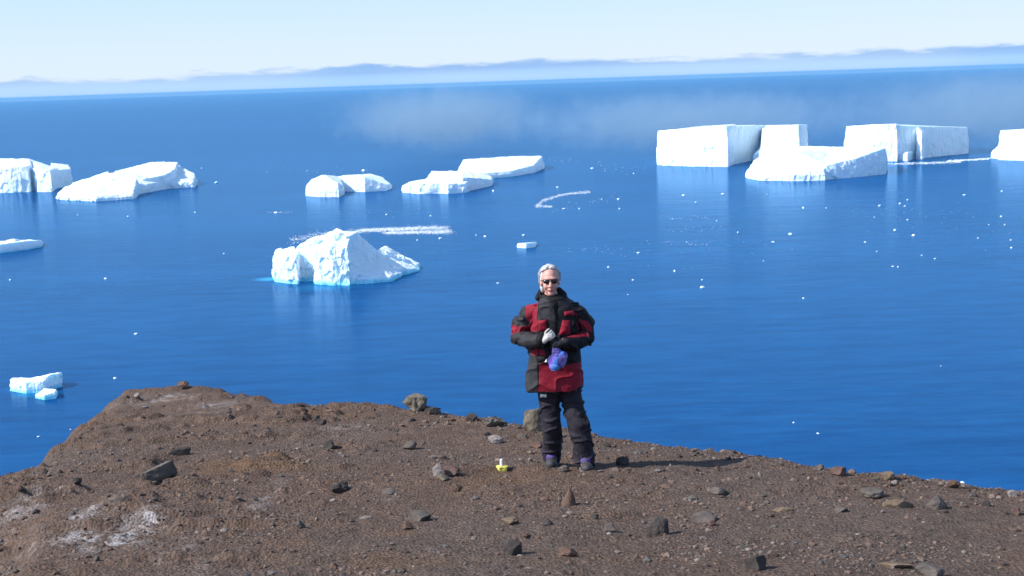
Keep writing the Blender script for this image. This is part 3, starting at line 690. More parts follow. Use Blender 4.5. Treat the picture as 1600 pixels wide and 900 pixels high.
# gravel: thousands of chips, one mass
def gravel(n, seed):
    rng = np.random.RandomState(seed)
    Vi, Fi = ico(1); Fi = np.array(Fi)
    px = rng.uniform(-80, 1680, n * 3); d = np.exp(rng.uniform(math.log(6.3), math.log(19.0), n * 3))
    az = np.arctan((px - 800) / F) * 1.0
    de = np.interp(az, az_all, ce_all)
    x = np.sin(az) * d; y = np.cos(az) * d
    dens = sstep(-0.15, 0.5, noise2(x, y, 0.9, 3, 401)) * 0.9 + 0.10 + 0.9 * sstep(2.2, 0.1, np.abs(d - de)) * sstep(-5, -2, x)
    ok = (d < de + 0.7) & (rng.uniform(0, 1.4, n * 3) < dens)
    x, y, d = x[ok][:n], y[ok][:n], d[ok][:n]; n = len(x)
    z = CAM[2] + ground_h(x, y)
    s = (0.004 + rng.gamma(1.3, 0.0045, n)) * (d / 11) ** 0.5
    sh = np.array([Vi * (1 + 0.55 * (np.random.RandomState(k).rand(len(Vi)) - .5))[:, None] for k in range(24)])
    a = rng.uniform(0, 6.28, n); v = sh[rng.randint(0, 24, n)] * np.stack([s * rng.uniform(.8, 1.5, n), s, s * rng.uniform(.5, .9, n)], 1)[:, None]
    ca2, sa2 = np.cos(a)[:, None], np.sin(a)[:, None]
    v = np.stack([v[..., 0] * ca2 - v[..., 1] * sa2, v[..., 0] * sa2 + v[..., 1] * ca2, v[..., 2]], -1) + np.stack([x, y, z + s * 0.15], 1)[:, None]
    f = Fi[None] + (np.arange(n) * len(Vi))[:, None, None]
    me = mesh_from('gravel', v.reshape(-1, 3), f.reshape(-1, 3))
    pal = np.array([(.14, .10, .08), (.16, .12, .10), (.075, .062, .058), (.11, .10, .095), (.14, .092, .072), (.19, .165, .15), (.13, .085, .065)])
    cc_ = pal[rng.choice(7, n, p=[.26, .2, .14, .14, .09, .07, .10])] * rng.uniform(.8, 1.2, n)[:, None]
    at = me.color_attributes.new('tint', 'FLOAT_COLOR', 'POINT')
    at.data.foreach_set('color', np.concatenate([np.repeat(cc_, len(Vi), 0), np.ones((n * len(Vi), 1))], 1).ravel())
    m, t, b = new_mat('gravel_chips'); vc = N(t, 'ShaderNodeVertexColor', layer_name='tint'); t.links.new(vc.outputs[0], b.inputs['Base Color']); b.inputs['Roughness'].default_value = 0.95; b.inputs['Specular IOR Level'].default_value = 0.1
    me.materials.append(m)
    tag(obj('gravel', me), 'loose brown and grey gravel chips scattered over the headland', 'gravel', kind='stuff')
gravel(14000, 9)

# ------------------------------------------------------------------ the yellow and white marker on the ground
M['yellow'] = simple('yellow_plastic', (0.68, 0.62, 0.12), 0.7, 0.3, 40, spec=0.4); M['white_plastic'] = simple('white_plastic', (0.85, 0.85, 0.84), 0.45, 0.04, 30, spec=0.4)
p = ground_pt(785, 735); mk = empty('ground_marker', p)
tag(mk, 'small yellow marker with a white stub on top, set on the ground', 'marker')
V, Fc = loft([(0, 0, -.015, .040, .032, 3), (0, 0, .012, .046, .036, 3), (0.0, 0, .026, .052, .038, 3), (0, 0, .032, .046, .034, 3), (0, 0, .034, .02, .016, 3)], 24)
V = V * (1 + 0.22 * fbm(V * 45, 2, 3))[:, None]; obj('base', mesh_from('base', V, Fc, [M['yellow']]), mk)
V, Fc = loft([(-.006, 0, .033, .0135, .0135), (-.006, 0, .085, .0135, .0135), (-.006, 0, .092, .010, .010), (-.006, 0, .093, .004, .004)], 16)
obj('post', mesh_from('post', V, Fc, [M['white_plastic']]), mk)

# ------------------------------------------------------------------ the person
from mathutils.bvhtree import BVHTree
M['skin'] = simple('skin', (0.60, 0.30, 0.25), 0.5, 0.10, 25, 0.1, 90, 0.35); M['lip'] = simple('lips', (0.42, 0.16, 0.15), 0.5, 0.1, 30)
M['hair'] = simple('white_hair', (0.52, 0.52, 0.53), 0.6, 0.3, 60, 0.5, 160, 0.3)
M['black_cloth'] = simple('black_nylon', (0.012, 0.012, 0.014), 0.6, 0.2, 12, 0.25, 50, 0.12); M['grey_cloth'] = simple('charcoal_nylon', (0.034, 0.033, 0.037), 0.62, 0.15, 12, 0.25, 50, 0.12)
M['red_cloth'] = simple('dark_red_nylon', (0.22, 0.014, 0.028), 0.6, 0.15, 12, 0.25, 50, 0.12); M['trouser'] = simple('dark_trouser_cloth', (0.025, 0.022, 0.030), 0.7, 0.2, 9, 0.35, 40, 0.1)
M['pale_glove'] = simple('pale_grey_knit', (0.50, 0.48, 0.46), 0.85, 0.1, 40, 0.4, 150); M['black_glove'] = simple('black_fleece', (0.020, 0.020, 0.024), 0.9, 0.2, 30, 0.3, 90, 0.2)
M['purple'] = simple('purple_cloth', (0.095, 0.062, 0.23), 0.8, 0.2, 30, 0.3, 90); M['boot'] = simple('boot_leather', (0.045, 0.043, 0.045), 0.6, 0.3, 20, 0.4, 60, 0.35); M['sole'] = simple('boot_rubber', (0.12, 0.115, 0.105), 0.9, 0.25, 30, 0.4, 80, 0.2)
M['lens'] = simple('dark_lens', (0.012, 0.008, 0.010), 0.12, 0.05, 10, spec=0.6); M['frame'] = simple('dark_frame', (0.03, 0.02, 0.02), 0.4, 0.1, 10); M['white_print'] = simple('white_print', (0.8, 0.8, 0.8), 0.7, 0.03, 10)
fl = ground_pt(863, 727); fr_ = ground_pt(914, 733)
O = (fl + fr_) / 2; O[2] = min(fl[2], fr_[2])
def Q(px, py, yl):                        # photograph pixel -> point in the person's own frame, yl metres behind (+) or before (-) the middle
    d = ray(px, py); tt = (O[1] + yl - CAM[1]) / d[1]; return CAM + d * tt - O
person = empty('person', O)
tag(person, 'white haired person in black and red parka, dark trousers and sunglasses, standing on the headland', 'person')
fl, fr_ = fl - O, fr_ - O
LX, RX = fl[0], fr_[0]; LY, RY = fl[1], fr_[1]; LZ, RZ = fl[2], fr_[2]
hc = Q(859.5, 438.5, 0.0)
hs_ = 0.97
def hp(x, y, z): return hc + np.array([x, y, z]) * hs_
def hr(*r): return tuple(v * hs_ for v in r)
sh_l, sh_r = Q(832, 482, 0.0), Q(901, 480, 0.0)
el_l, el_r = Q(813, 525, 0.01), Q(915, 526, 0.01)
wr_l, wr_r = Q(850, 529, -0.24), Q(879, 534, -0.24)
hip_l, hip_r = Q(855, 598, 0.02), Q(889, 598, 0.02)
kn_l, kn_r = Q(861, 664, -0.01), Q(904, 664, RY * 0.7 - 0.03)
an_l, an_r = np.array([LX, LY + 0.03, LZ + 0.10]), np.array([RX, RY + 0.03, RZ + 0.10])
neck = hp(0, 0.02, -0.10); chest = (sh_l + sh_r) / 2 + np.array([0, 0, -0.02]); pelvis = (hip_l + hip_r) / 2
body = [ball(hp(0, .012, .03), hr(.074, .092, .094)), ball(hp(0, -.022, -.035), hr(.061, .068, .088)), ball(hp(0, -.066, -.103), hr(.026, .024, .022)),
        ball(hp(-.034, -.06, -.04), hr(.028, .028, .03)), ball(hp(.034, -.06, -.04), hr(.028, .028, .03)),
        tube([hp(0, -.086, .010), hp(0, -.103, -.018), hp(0, -.108, -.036)], [.009, .012, .015]), ball(hp(-.013, -.094, -.038), .009), ball(hp(.013, -.094, -.038), .009),
        tube([hp(-.045, -.070, .026), hp(-.02, -.083, .028), hp(.02, -.083, .028), hp(.045, -.070, .026)], [.010, .013, .013, .010]),
        tube([hp(-.022, -.086, -.067), hp(0, -.092, -.065), hp(.022, -.086, -.067)], [.005, .008, .005]), tube([hp(-.018, -.085, -.077), hp(0, -.090, -.078), hp(.018, -.085, -.077)], [.005, .008, .005]),
        ball(hp(-.076, .012, -.012), hr(.011, .022, .034), (0, .15, .3)), ball(hp(.076, .012, -.012), hr(.011, .022, .034), (0, -.15, -.3)),
        tube([neck, chest + np.array([0, .03, .05])], [.052, .060]),
        loft([(pelvis[0], .01, pelvis[2] - .04, .13, .10), (pelvis[0], .01, pelvis[2] + .10, .145, .105), (chest[0], .01, chest[2] - .25, .135, .10), (chest[0], .01, chest[2] - .05, .15, .105), (chest[0], .02, chest[2] + .03, .09, .07)]),
        tube([sh_l + [.035, 0, -.04], el_l, wr_l], [.040, .038, .030]), tube([sh_r + [-.035, 0, -.04], el_r, wr_r], [.040, .038, .030]), tube([sh_l + [.035, 0, -.04], sh_r + [-.035, 0, -.04]], [.045, .045]),
        tube([hip_l, kn_l, an_l], [.080, .052, .040]), tube([hip_r, kn_r, an_r], [.080, .052, .040]),
        tube([an_l, an_l + [0, -.12, -.06]], [.04, .035]), tube([an_r, an_r + [0, -.12, -.06]], [.04, .035])]
me = fuse(body, 0.005, 3); me.name = 'body'; me.materials.append(M['skin']); me.materials.append(M['lip'])
C_ = poly_centres(me) - hc
me.polygons.foreach_set('material_index', ((np.abs(C_[:, 2] + .070) < .011) & (np.abs(C_[:, 0]) < .024) & (C_[:, 1] < -.082)).astype(np.int32)); me.update()
obj('body', me, person)
# hair: white, brushed back from a high forehead, fuller down the sunlit side to the collar
me = fuse([ball(hp(-.004, .046, .050), hr(.085, .092, .088)), ball(hp(-.070, .036, .0), hr(.017, .042, .062)), ball(hp(.066, .040, .012), hr(.015, .040, .05)), ball(hp(-.068, .052, -.065), hr(.018, .034, .05)),
           ball(hp(0, .080, -.045), hr(.074, .046, .08)), tube([hp(-.064, -.006, .092), hp(-.03, -.026, .116), hp(.02, -.026, .118), hp(.058, -.004, .096)], [.016, .019, .019, .015])], 0.004, 2)
V = get_vf(me); Nn = get_n(me); set_v(me, V + Nn * (0.009 * fbm((V - hc) * np.array([85, 85, 20]), 3, 5))[:, None]); me.materials.append(M['hair']); me.name = 'hair'; hair = obj('hair', me, person)
rg = np.random.RandomState(3); hb_ = BVHTree.FromPolygons([v.co[:] for v in me.vertices], [tuple(p_.vertices) for p_ in me.polygons]); VV = []; FF = []; k0 = 0
for _ in range(420):                       # loose locks combed back and down
    a = rg.uniform(-2.0, 2.0); root = hp(.055 * math.sin(a) , -.012 + .05 * (1 - math.cos(a)), .112 - .045 * (1 - math.cos(a)))
    tip_dir = np.array([math.sin(a) * rg.uniform(.3, .9) + rg.normal() * .15, .55 * rg.rand() + .1, -.35 - .8 * rg.rand()]); P_ = root; pts = []
    L_ = rg.uniform(.05, .12) * (1.25 if a < -0.5 else 0.9)
    for q_i in range(5):
        loc_, nor_, _i, _d2 = hb_.find_nearest(Vector(P_)); pts.append(np.array(loc_) + np.array(nor_) * rg.uniform(.001, .007 if q_i < 3 else .014)); P_ = np.array(loc_) + tip_dir / np.linalg.norm(tip_dir) * L_ / 4
    V_, F_ = tube(pts, [.0022, .0026, .0022, .0015, .0006], 4, ends=False); VV.append(V_); FF += [tuple(x_ + k0 for x_ in f_) for f_ in F_]; k0 += len(V_)
st = obj('hair_strands', mesh_from('hair_strands', np.concatenate(VV), FF, [M['hair']], True), hair); st['kind'] = 'stuff'
# sunglasses
gl = empty('sunglasses', (0, 0, 0)); gl.parent = person
for sx in (-1, 1):
    V, Fc = ball(hp(sx * .033, -.090, .004), hr(.029, .010, .019), (0, sx * .10, sx * .22)); obj('lens', mesh_from('lens', V, Fc, [M['lens']], True), gl)
    V, Fc = tube([hp(sx * .058, -.080, .010), hp(sx * .074, -.045, .010), hp(sx * .080, .01, .004)], [.0035] * 3, 8); obj('temple', mesh_from('temple', V, Fc, [M['frame']], True), gl)
V, Fc = tube([hp(-.060, -.086, .020), hp(-.02, -.1, .021), hp(.02, -.1, .021), hp(.060, -.086, .020)], [.004] * 4, 8); obj('bridge', mesh_from('bridge', V, Fc, [M['frame']], True), gl)

def wrinkle(me, amp, fr3, seed, octv=4):
    V = get_vf(me); Nn = get_n(me); f = fbm(V * np.asarray(fr3), octv, seed); f2 = np.clip(1 - np.abs(fbm((V + 0.25 * V[:, [2, 0, 1]]) * np.asarray(fr3) * 0.8 + 5, 2, seed + 4)) * 5, 0, 1) ** 2
    set_v(me, V + Nn * (amp * (0.7 * f + 1.25 * f2 - 0.3))[:, None])
def by_pixel(me, rects, default=0, back=None):
    """pattern of the cloth panels: rects in photograph pixels carried onto the front of the garment"""
    C_ = poly_centres(me); Pw = C_ + O - CAM
    dep = Pw @ fwd; u = W / 2 + F * (Pw @ rgt) / dep; v = H / 2 - F * (Pw @ upv) / dep
    idx = np.full(len(C_), default, np.int32)
    jig = 0.9 * fbm(C_ * 16, 2, 3)
    for mi, poly in rects:
        ins = np.zeros(len(C_), bool); uu, vv = u + jig, v + jig; n_ = len(poly)
        for a_ in range(n_):
            (xa, ya), (xb, yb) = poly[a_], poly[(a_ + 1) % n_]
            if ya == yb: continue
            ins ^= ((ya > vv) != (yb > vv)) & (uu < (xb - xa) * (vv - ya) / (yb - ya) + xa)
        idx[ins] = mi
    me.polygons.foreach_set('material_index', idx); me.update()
def cx(px, py): return Q(px, py, 0.0)[0]
def zq(py, px=868, yl=0.0): return Q(px, py, yl)[2]
jr = []
for (py, xl, xr, ry, e) in ((607, 823, 911, .175, 2.7), (600, 822, 911, .178, 2.7), (575, 824, 910, .172, 2.6), (548, 826, 908, .168, 2.5), (525, 828, 906, .162, 2.5), (505, 829, 906, .150, 2.4), (488, 831, 904, .136, 2.3), (477, 836, 898, .118, 2.2), (468, 842, 892, .105, 2.2), (460, 848, 884, .085, 2.0)):
    a, b_ = cx(xl, py), cx(xr, py); jr.append(((a + b_) / 2, 0.0, zq(py), (b_ - a) / 2, ry, e))
me = fuse([loft(jr, 40)], 0.005, 3); wrinkle(me, 0.012, (5, 5, 8), 11, 3)
for k in ('black_cloth', 'grey_cloth', 'red_cloth'): me.materials.append(M[k])
by_pixel(me, [(1, [(814, 540), (832, 548), (838, 560), (840, 612), (814, 612)]), (2, [(842, 568), (880, 571), (915, 565), (915, 600), (890, 612), (841, 612)]), (2, [(826, 543), (850, 547), (853, 556), (832, 555)]),
    (2, [(816, 468), (838, 460), (841, 472), (838, 500), (826, 506), (816, 500)]), (1, [(843, 464), (859, 470), (859, 505), (850, 499), (840, 500)]), (2, [(826, 503), (842, 499), (842, 517), (826, 519)]),
    (2, [(900, 474), (909, 480), (911, 512), (902, 516)]), (1, [(872, 470), (897, 462), (898, 474), (880, 484), (872, 486)])])
me.name = 'jacket'; jacket = obj('jacket', me, person)
from mathutils.bvhtree import BVHTree
def bvh_of(me): return BVHTree.FromPolygons([v.co[:] for v in me.vertices], [tuple(p_.vertices) for p_ in me.polygons])
jb = bvh_of(me)
def pad(name, rect, thick, mat, parent, nx=12, nz=12, bvh=None, puff=0.0):
    if len(rect) == 4 and not hasattr(rect[0], '__len__'):
        x0, y0, x1, y1 = rect; rect = ((x0, y0), (x1, y0), (x1, y1), (x0, y1))
    cr4 = np.array(rect, float); Vt = np.zeros((nz + 1, nx + 1, 3)); mid_ = cr4.mean(0)
    for i in range(nz + 1):
        for j in range(nx + 1):
            a_, b_ = j / nx, i / nz
            qx, qy = (cr4[0] * (1 - a_) + cr4[1] * a_) * (1 - b_) + (cr4[3] * (1 - a_) + cr4[2] * a_) * b_
            d = ray(qx, qy); q_ = Q(qx, qy, -0.4)
            hit = (bvh or jb).ray_cast(Vector(q_), Vector(d))[0]
            h_ = np.array(hit) if hit is not None else Q(qx, qy, -0.14)
            ww = min(1, min(i, nz - i, j, nx - j) / 2.0)
            Vt[i, j] = h_ - d * ((thick + puff * math.sin(math.pi * b_) * math.sin(math.pi * a_)) * (0.35 + 0.65 * ww))
    back_ = Vt + ray(*mid_) * (thick + 0.012)
    n1_ = (nz + 1) * (nx + 1); VV = np.concatenate([Vt.reshape(-1, 3), back_.reshape(-1, 3)]); FF = []
    id_ = lambda i, j: i * (nx + 1) + j
    for i in range(nz):
        for j in range(nx):
            FF.append((id_(i, j), id_(i + 1, j), id_(i + 1, j + 1), id_(i, j + 1))); FF.append((n1_ + id_(i, j), n1_ + id_(i, j + 1), n1_ + id_(i + 1, j + 1), n1_ + id_(i + 1, j)))
    rim = [id_(0, j) for j in range(nx)] + [id_(i, nx) for i in range(nz)] + [id_(nz, j) for j in range(nx, 0, -1)] + [id_(i, 0) for i in range(nz, 0, -1)]
    for a_, b_ in zip(rim, rim[1:] + rim[:1]): FF.append((a_, b_, n1_ + b_, n1_ + a_))
    return obj(name, mesh_from(name, VV, FF, [M[mat]], True), parent)
pad('placket', (859, 472, 870, 562), 0.008, 'black_cloth', jacket, 6, 40)
for rc, mt in ((((840, 501), (854, 499), (855, 516), (841, 518)), 'red_cloth'), (((879, 500), (891, 501), (891, 522), (873, 524)), 'red_cloth'), (((881, 487), (897, 485), (899, 492), (882, 494)), 'red_cloth'),
               (((838, 557), (854, 556), (855, 565), (839, 567)), 'black_cloth'), (((879, 555), (901, 556), (900, 566), (878, 565)), 'black_cloth')):
    pad('pocket', rc, 0.010, mt, jacket, 10, 10, None, 0.008)
M['zip'] = simple('zip_teeth', (0.16, 0.16, 0.17), 0.4, 0.2, 60, spec=0.5)
pad('zip', ((863.6, 474), (865.2, 474), (865.4, 560), (863.8, 560)), 0.012, 'zip', jacket, 2, 40)
pad('toggle', (851, 561, 855, 566), 0.014, 'white_print', jacket, 4, 4)
pad('seam', ((840, 500), (841.6, 500), (842, 604), (840.4, 604)), 0.004, 'black_cloth', jacket, 2, 40)
pad('seam', ((897, 476), (898.6, 476), (901, 560), (899.4, 560)), 0.004, 'black_cloth', jacket, 2, 30)
pad('seam', ((844, 497), (858, 500), (858, 501.5), (844, 498.5)), 0.005, 'black_cloth', jacket, 10, 2)
# collar, stood up, open at the throat
cc0 = hp(0, .022, -.135); V = []; Fc = []; n_ = 36
for k_, (rad, zz_) in enumerate(((.096, -.050), (.096, -.01), (.090, .028), (.079, .028), (.078, -.01), (.076, -.050))):
    for j in range(n_ + 1):
        a = R(-90 + 14) + (2 * math.pi - R(28)) * j / n_
        yy_ = math.sin(a) * rad; V.append(cc0 + np.array([math.cos(a) * rad * 1.02, yy_, zz_ + 0.26 * yy_ + (0.012 * math.sin(5 * a))]))
for k_ in range(6):
    for j in range(n_):
        a_, b_ = k_ * (n_ + 1) + j, ((k_ + 1) % 6) * (n_ + 1) + j; Fc.append((a_, a_ + 1, b_ + 1, b_))
Fc.append(tuple(k_ * (n_ + 1) for k_ in range(6))); Fc.append(tuple(k_ * (n_ + 1) + n_ for k_ in range(5, -1, -1)))
obj('collar', mesh_from('collar', np.array(V), Fc, [M['black_cloth']], True), jacket)
# hood rolled behind the neck
V, Fc = tube([hp(-.105, .03, -.150), hp(-.075, .085, -.125), hp(0, .11, -.115), hp(.075, .085, -.115), hp(.112, .03, -.135)], [.030, .042, .046, .044, .034], 16); obj('hood', mesh_from('hood', V, Fc, [M['black_cloth']], True), jacket)
for side in (0, 1):
    if side == 0:
        pts = [Q(840, 484, 0), Q(827, 492, 0), Q(815, 508, .01), Q(812, 526, -.01), Q(828, 533, -.13), Q(844, 531, -.215)]
        rects = [(2, [(794, 506), (815, 511), (842, 502), (843, 515), (812, 518), (797, 524)]), (2, [(820, 472), (842, 462), (842, 500), (828, 504), (822, 496)]), (2, [(841, 520), (849, 519), (851, 530), (843, 532)])]
    else:
        pts = [Q(892, 481, 0), Q(904, 490, 0), Q(914, 508, .01), Q(916, 527, -.01), Q(901, 535, -.13), Q(885, 536, -.215)]
        rects = [(2, [(904, 498), (918, 502), (926, 512), (924, 519), (910, 514)]), (2, [(884, 521), (906, 517), (921, 520), (919, 526), (886, 527)]), (1, [(905, 513), (918, 515), (919, 520), (907, 518)])]
    me = fuse([tube(pts, [.066, .076, .080, .078, .070, .056], 20)], 0.005, 3); wrinkle(me, 0.014, (9, 9, 11), 21 + side, 3)
    for k in ('black_cloth', 'grey_cloth', 'red_cloth'): me.materials.append(M[k])
    by_pixel(me, rects, 1 if side == 0 else 0); me.name = 'sleeve'; sl = obj('sleeve', me, jacket)  # sunlit sleeve coloured charcoal, shaded one black: side light put into the cloth
    d_ = pts[5] - pts[4]; d_ = d_ / np.linalg.norm(d_); V, Fc = tube([pts[5] + d_ * .006, pts[5] + d_ * .050], [.054, .046], 20, ends=False); obj('cuff', mesh_from('cuff', V, Fc, [M['black_cloth']], True), jacket)
# trousers
tr = [tube([hip_l + [0, 0, .06], Q(857, 615, 0), Q(859, 640, 0), Q(862, 664, -.015), Q(864, 690, LY * .6), np.array([LX, LY + .02, LZ + .10]), np.array([LX, LY + .02, LZ + .055])], [.100, .098, .092, .086, .084, .086, .084], 20),
      tube([hip_r + [0, 0, .06], Q(892, 615, 0), Q(897, 640, RY * .4), Q(905, 664, RY * .7 - .02), Q(911, 690, RY * .9), np.array([RX, RY + .02, RZ + .10]), np.array([RX, RY + .02, RZ + .055])], [.100, .095, .092, .090, .088, .090, .088], 20),
      ball(pelvis + [0, .0, .06], (.19, .14, .13))]
me = fuse(tr, 0.006, 3); wrinkle(me, 0.013, (6, 6, 14), 31, 3); me.materials.append(M['trouser']); me.name = 'trousers'; trousers = obj('trousers', me, person)
tb = bvh_of(me)
pad('printed_tag', (844, 615.5, 854, 621), 0.003, 'white_print', trousers, 6, 4, tb)
for side, (fx, fy, fz, tw) in enumerate(((LX, LY, LZ, -.12), (RX, RY, RZ, .10))):
    rot = np.array(Euler((0, 0, tw)).to_matrix())
    def bt(*p_): return rot @ np.array(p_) + np.array([fx, fy, fz])
    up_ = fuse([ball(bt(0, -.115, .045), (.052, .075, .045)), ball(bt(0, -.02, .07), (.048, .08, .06)), ball(bt(0, .06, .05), (.045, .05, .05)), tube([bt(0, .03, .05), bt(0, .035, .15)], [.052, .055])], 0.006, 3)
    bo = empty('boot', (0, 0, 0)); bo.parent = person
    up_.materials.append(M['boot']); up_.name = 'upper'; obj('upper', up_, bo)
    V, Fc = loft([(0, 0, -.012, 1, 1, 2.6), (0, 0, .024, 1, 1, 2.6), (0, 0, .030, .95, .96, 2.6)], 28)
    V = V * np.array([.056, .150, 1]); V[:, 0] *= 1 - 0.22 * (V[:, 1] / .15); V[:, 1] -= .045; V = V @ rot.T + np.array([fx, fy, fz]); obj('sole', mesh_from('sole', V, Fc, [M['sole']]), bo)
    V, Fc = tube([bt(-.034, -.066, .088), bt(0, -.082, .084), bt(.030, -.068, .088)], [(.012, .026)] * 3, 12); obj('gaiter', mesh_from('gaiter', V, Fc, [M['purple']], True), bo)
# gloves: palm, four fingers and thumb each
def hand(wrist, ax, ay, az_, s=1.0, curl=(28, 62, 92)):
    Mx = np.stack([ax, ay, az_], 1)
    def h(p_): return np.asarray(wrist) + Mx @ (np.asarray(p_, float) * s)
    pts = [(ball((.048, 0, 0), (.050, .017, .040)))]
    parts = [((np.asarray(wrist) + (V_ * s) @ Mx.T), F_) for V_, F_ in pts]
    parts.append(tube([h((-.03, 0, 0)), h((.03, 0, 0))], [.030 * s, .030 * s], 12))
    for zf, ln in ((.030, .070), (.010, .078), (-.010, .073), (-.029, .057)):
        p_ = np.array([.080, 0, zf]); pp = [p_ - [.02, 0, 0], p_]
        for cdeg, fr_s in zip(curl, (.45, .31, .24)):
            a = R(cdeg); p_ = p_ + np.array([math.cos(a), math.sin(a), zf * 0.4]) * ln * fr_s; pp.append(p_)
        parts.append(tube([h(v) for v in pp], [.0105 * s, .0105 * s, .0100 * s, .0095 * s, .0085 * s], 10))
    parts.append(tube([h((.015, .005, .028)), h((.045, .014, .056)), h((.072, .026, .062)), h((.088, .036, .058))], [.0125 * s, .0118 * s, .0105 * s, .009 * s], 10))
    return fuse(parts, 0.0032, 2)
def frame3(d, inward):
    ax = np.asarray(d, float); ax /= np.linalg.norm(ax); ay = np.asarray(inward, float); ay = ay - ax * np.dot(ax, ay); ay /= np.linalg.norm(ay); return ax, ay
ax, ay = frame3((.62, -.20, .50), (0.1, 1, 0)); me = hand(wr_l + np.array([0.012, -.022, -.005]), ax, ay, np.cross(ax, ay), 0.82, (50, 112, 165)); me.materials.append(M['pale_glove']); me.name = 'glove'; g_ = obj('glove', me, person); g_['label'] = 'pale grey glove'
ax, ay = frame3((-.93, -.10, -.22), (0.1, 1, 0)); me = hand(wr_r + np.array([.005, -.02, -.004]), ax, ay, -np.cross(ax, ay), 0.98, (45, 100, 150)); me.materials.append(M['black_glove']); me.name = 'glove'; g_ = obj('glove', me, person); g_['label'] = 'black glove'
# the bright knitted hat hanging from the hands
m, t, b = new_mat('blue_purple_knit'); tcn = N(t, 'ShaderNodeTexCoord'); vo = N(t, 'ShaderNodeTexVoronoi'); vo.inputs['Scale'].default_value = 26; t.links.new(tcn.outputs['Object'], vo.inputs['Vector'])
cr = N(t, 'ShaderNodeValToRGB')
nh = N(t, 'ShaderNodeTexNoise'); nh.inputs['Scale'].default_value = 9; nh.inputs['Detail'].default_value = 2; t.links.new(tcn.outputs['Object'], nh.inputs['Vector'])
sx_ = N(t, 'ShaderNodeSeparateXYZ'); t.links.new(tcn.outputs['Object'], sx_.inputs[0])
hv = math_node(t, 'ADD', math_node(t, 'MULTIPLY', math_node(t, 'ADD', sx_.outputs['X'], math_node(t, 'MULTIPLY', sx_.outputs['Z'], -0.45)), 4.2), math_node(t, 'MULTIPLY', nh.outputs[0], 0.95))
t.links.new(hv, cr.inputs[0]); els = cr.color_ramp.elements; els[0].position = 0.12; els[0].color = (0.03, 0.025, 0.13, 1); els[1].position = 0.40; els[1].color = (0.17, 0.12, 0.55, 1)
for ps, cl in ((0.54, (0.05, 0.22, 0.58, 1)), (0.66, (0.06, 0.04, 0.30, 1)), (0.80, (0.26, 0.22, 0.55, 1)), (0.92, (0.03, 0.02, 0.15, 1))):
    e_ = els.new(ps); e_.color = cl
t.links.new(cr.outputs[0], b.inputs['Base Color']); b.inputs['Roughness'].default_value = 0.85
hb = Q(871, 561, -.25)
me = fuse([ball(hb - hb + [0, 0, -.01], (.078, .045, .072), (0, -.35, 0)), ball([.035, -.005, .02], (.050, .045, .050)), ball([-.02, -.005, -.055], (.048, .040, .042)), tube([[.0, .0, .04], [-.012, .0, .085], [-.02, .012, .125]], [.045, .034, .026])], 0.005, 2)
wrinkle(me, 0.006, (22, 22, 12), 51, 2); me.materials.append(m); me.name = 'knitted_hat'
hat = obj('knitted_hat', me); hat.location = O + hb; tag(hat, 'crumpled blue and purple knitted hat hanging from gloved hands', 'hat')

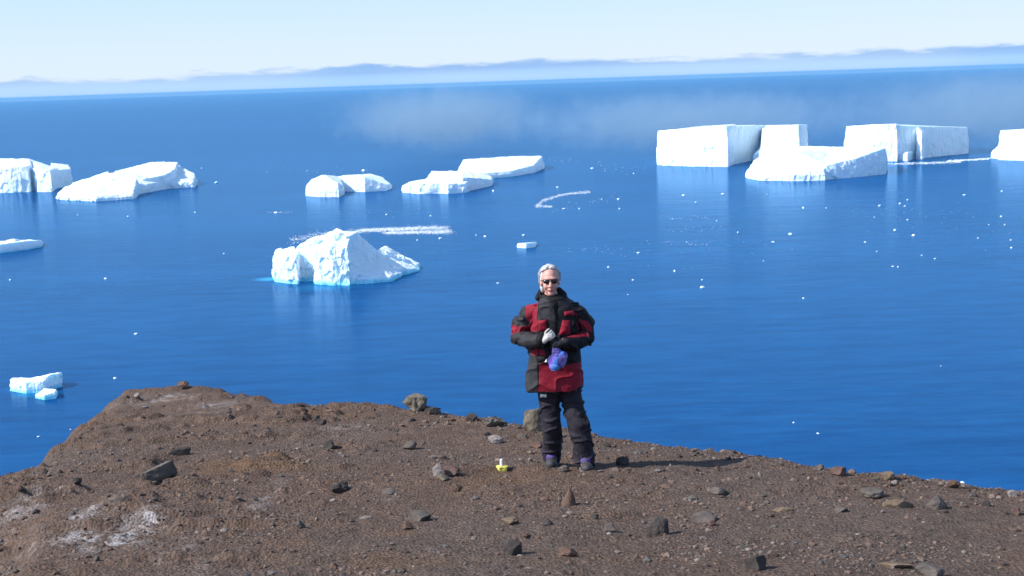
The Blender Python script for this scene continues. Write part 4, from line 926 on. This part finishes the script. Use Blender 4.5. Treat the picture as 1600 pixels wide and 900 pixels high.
# ------------------------------------------------------------------ air: thin haze over the whole sea, and low mist banks
def volume_mat(name, dens, colr, aniso=0.2):
    m = bpy.data.materials.new(name); m.use_nodes = True; t = m.node_tree; t.nodes.clear(); o_ = N(t, 'ShaderNodeOutputMaterial'); v_ = N(t, 'ShaderNodeVolumePrincipled')
    v_.inputs['Color'].default_value = (*colr, 1); v_.inputs['Density'].default_value = dens; v_.inputs['Anisotropy'].default_value = aniso
    t.links.new(v_.outputs[0], o_.inputs['Volume']); return m, t, v_
m, t, v_ = volume_mat('haze_air', 4.6e-5, (0.22, 0.57, 1.0), 0.0)
V, Fc = boxm((0, 0, 50.5), (2 * SEA_R + 2000, 2 * SEA_R + 2000, 107)); tag(obj('haze', mesh_from('haze', V, Fc, [m])), 'thin blue haze over the whole sea', 'haze', kind='stuff')
def mist(label, px0, px1, ybase, ytop, depth_m, dens, seed):
    p = sea_pt((px0 + px1) / 2, ybase); k = px_size(p); wd = (px1 - px0) * k; ht = (ybase - ytop) * k
    m, t, v_ = volume_mat('sea_mist', 1.0, (0.50, 0.75, 1.0), 0.0)
    tcn = N(t, 'ShaderNodeTexCoord'); mpn = N(t, 'ShaderNodeMapping'); mpn.inputs['Scale'].default_value = (2 / wd, 2 / depth_m, 2 / ht); mpn.inputs['Location'].default_value = (0, 0, -1.0); t.links.new(tcn.outputs['Object'], mpn.inputs[0])
    ln = N(t, 'ShaderNodeVectorMath', op='LENGTH'); t.links.new(mpn.outputs[0], ln.inputs[0])
    no = N(t, 'ShaderNodeTexNoise'); no.inputs['Scale'].default_value = 3.4 / ht; no.inputs['Detail'].default_value = 6; no.inputs['Roughness'].default_value = 0.62
    sh = N(t, 'ShaderNodeVectorMath', op='ADD'); t.links.new(tcn.outputs['Object'], sh.inputs[0]); sh.inputs[1].default_value = (seed * 131, 0, 0); t.links.new(sh.outputs[0], no.inputs['Vector'])
    e_ = math_node(t, 'ADD', ln.outputs['Value'], math_node(t, 'MULTIPLY', math_node(t, 'SUBTRACT', no.outputs[0], 0.5), 1.5))
    t.links.new(math_node(t, 'MULTIPLY', ramp(t, e_, 0.15, 1.0, 1.0, 0.0), dens), v_.inputs['Density'])
    V, Fc = ico(4); V = V * np.array([wd / 2, depth_m / 2, ht / 2]) * 1.12 + np.array([0, 0, ht / 2]); V[:, 2] = np.maximum(V[:, 2], 0.3)
    o = obj('mist', mesh_from('mist', V, Fc, [m])); o.location = (p[0], p[1], 0); tag(o, label, 'mist', 'low mist banks over the water', 'stuff')
mist('pale puff of low mist over the open sea', 500, 880, 240, 126, 460, 0.0058, 1)
mist('broad bank of low mist behind a tabular iceberg', 740, 1420, 240, 132, 460, 0.0042, 2)
mist('bank of low mist behind a square cut iceberg', 1270, 1850, 240, 98, 460, 0.0044, 3)
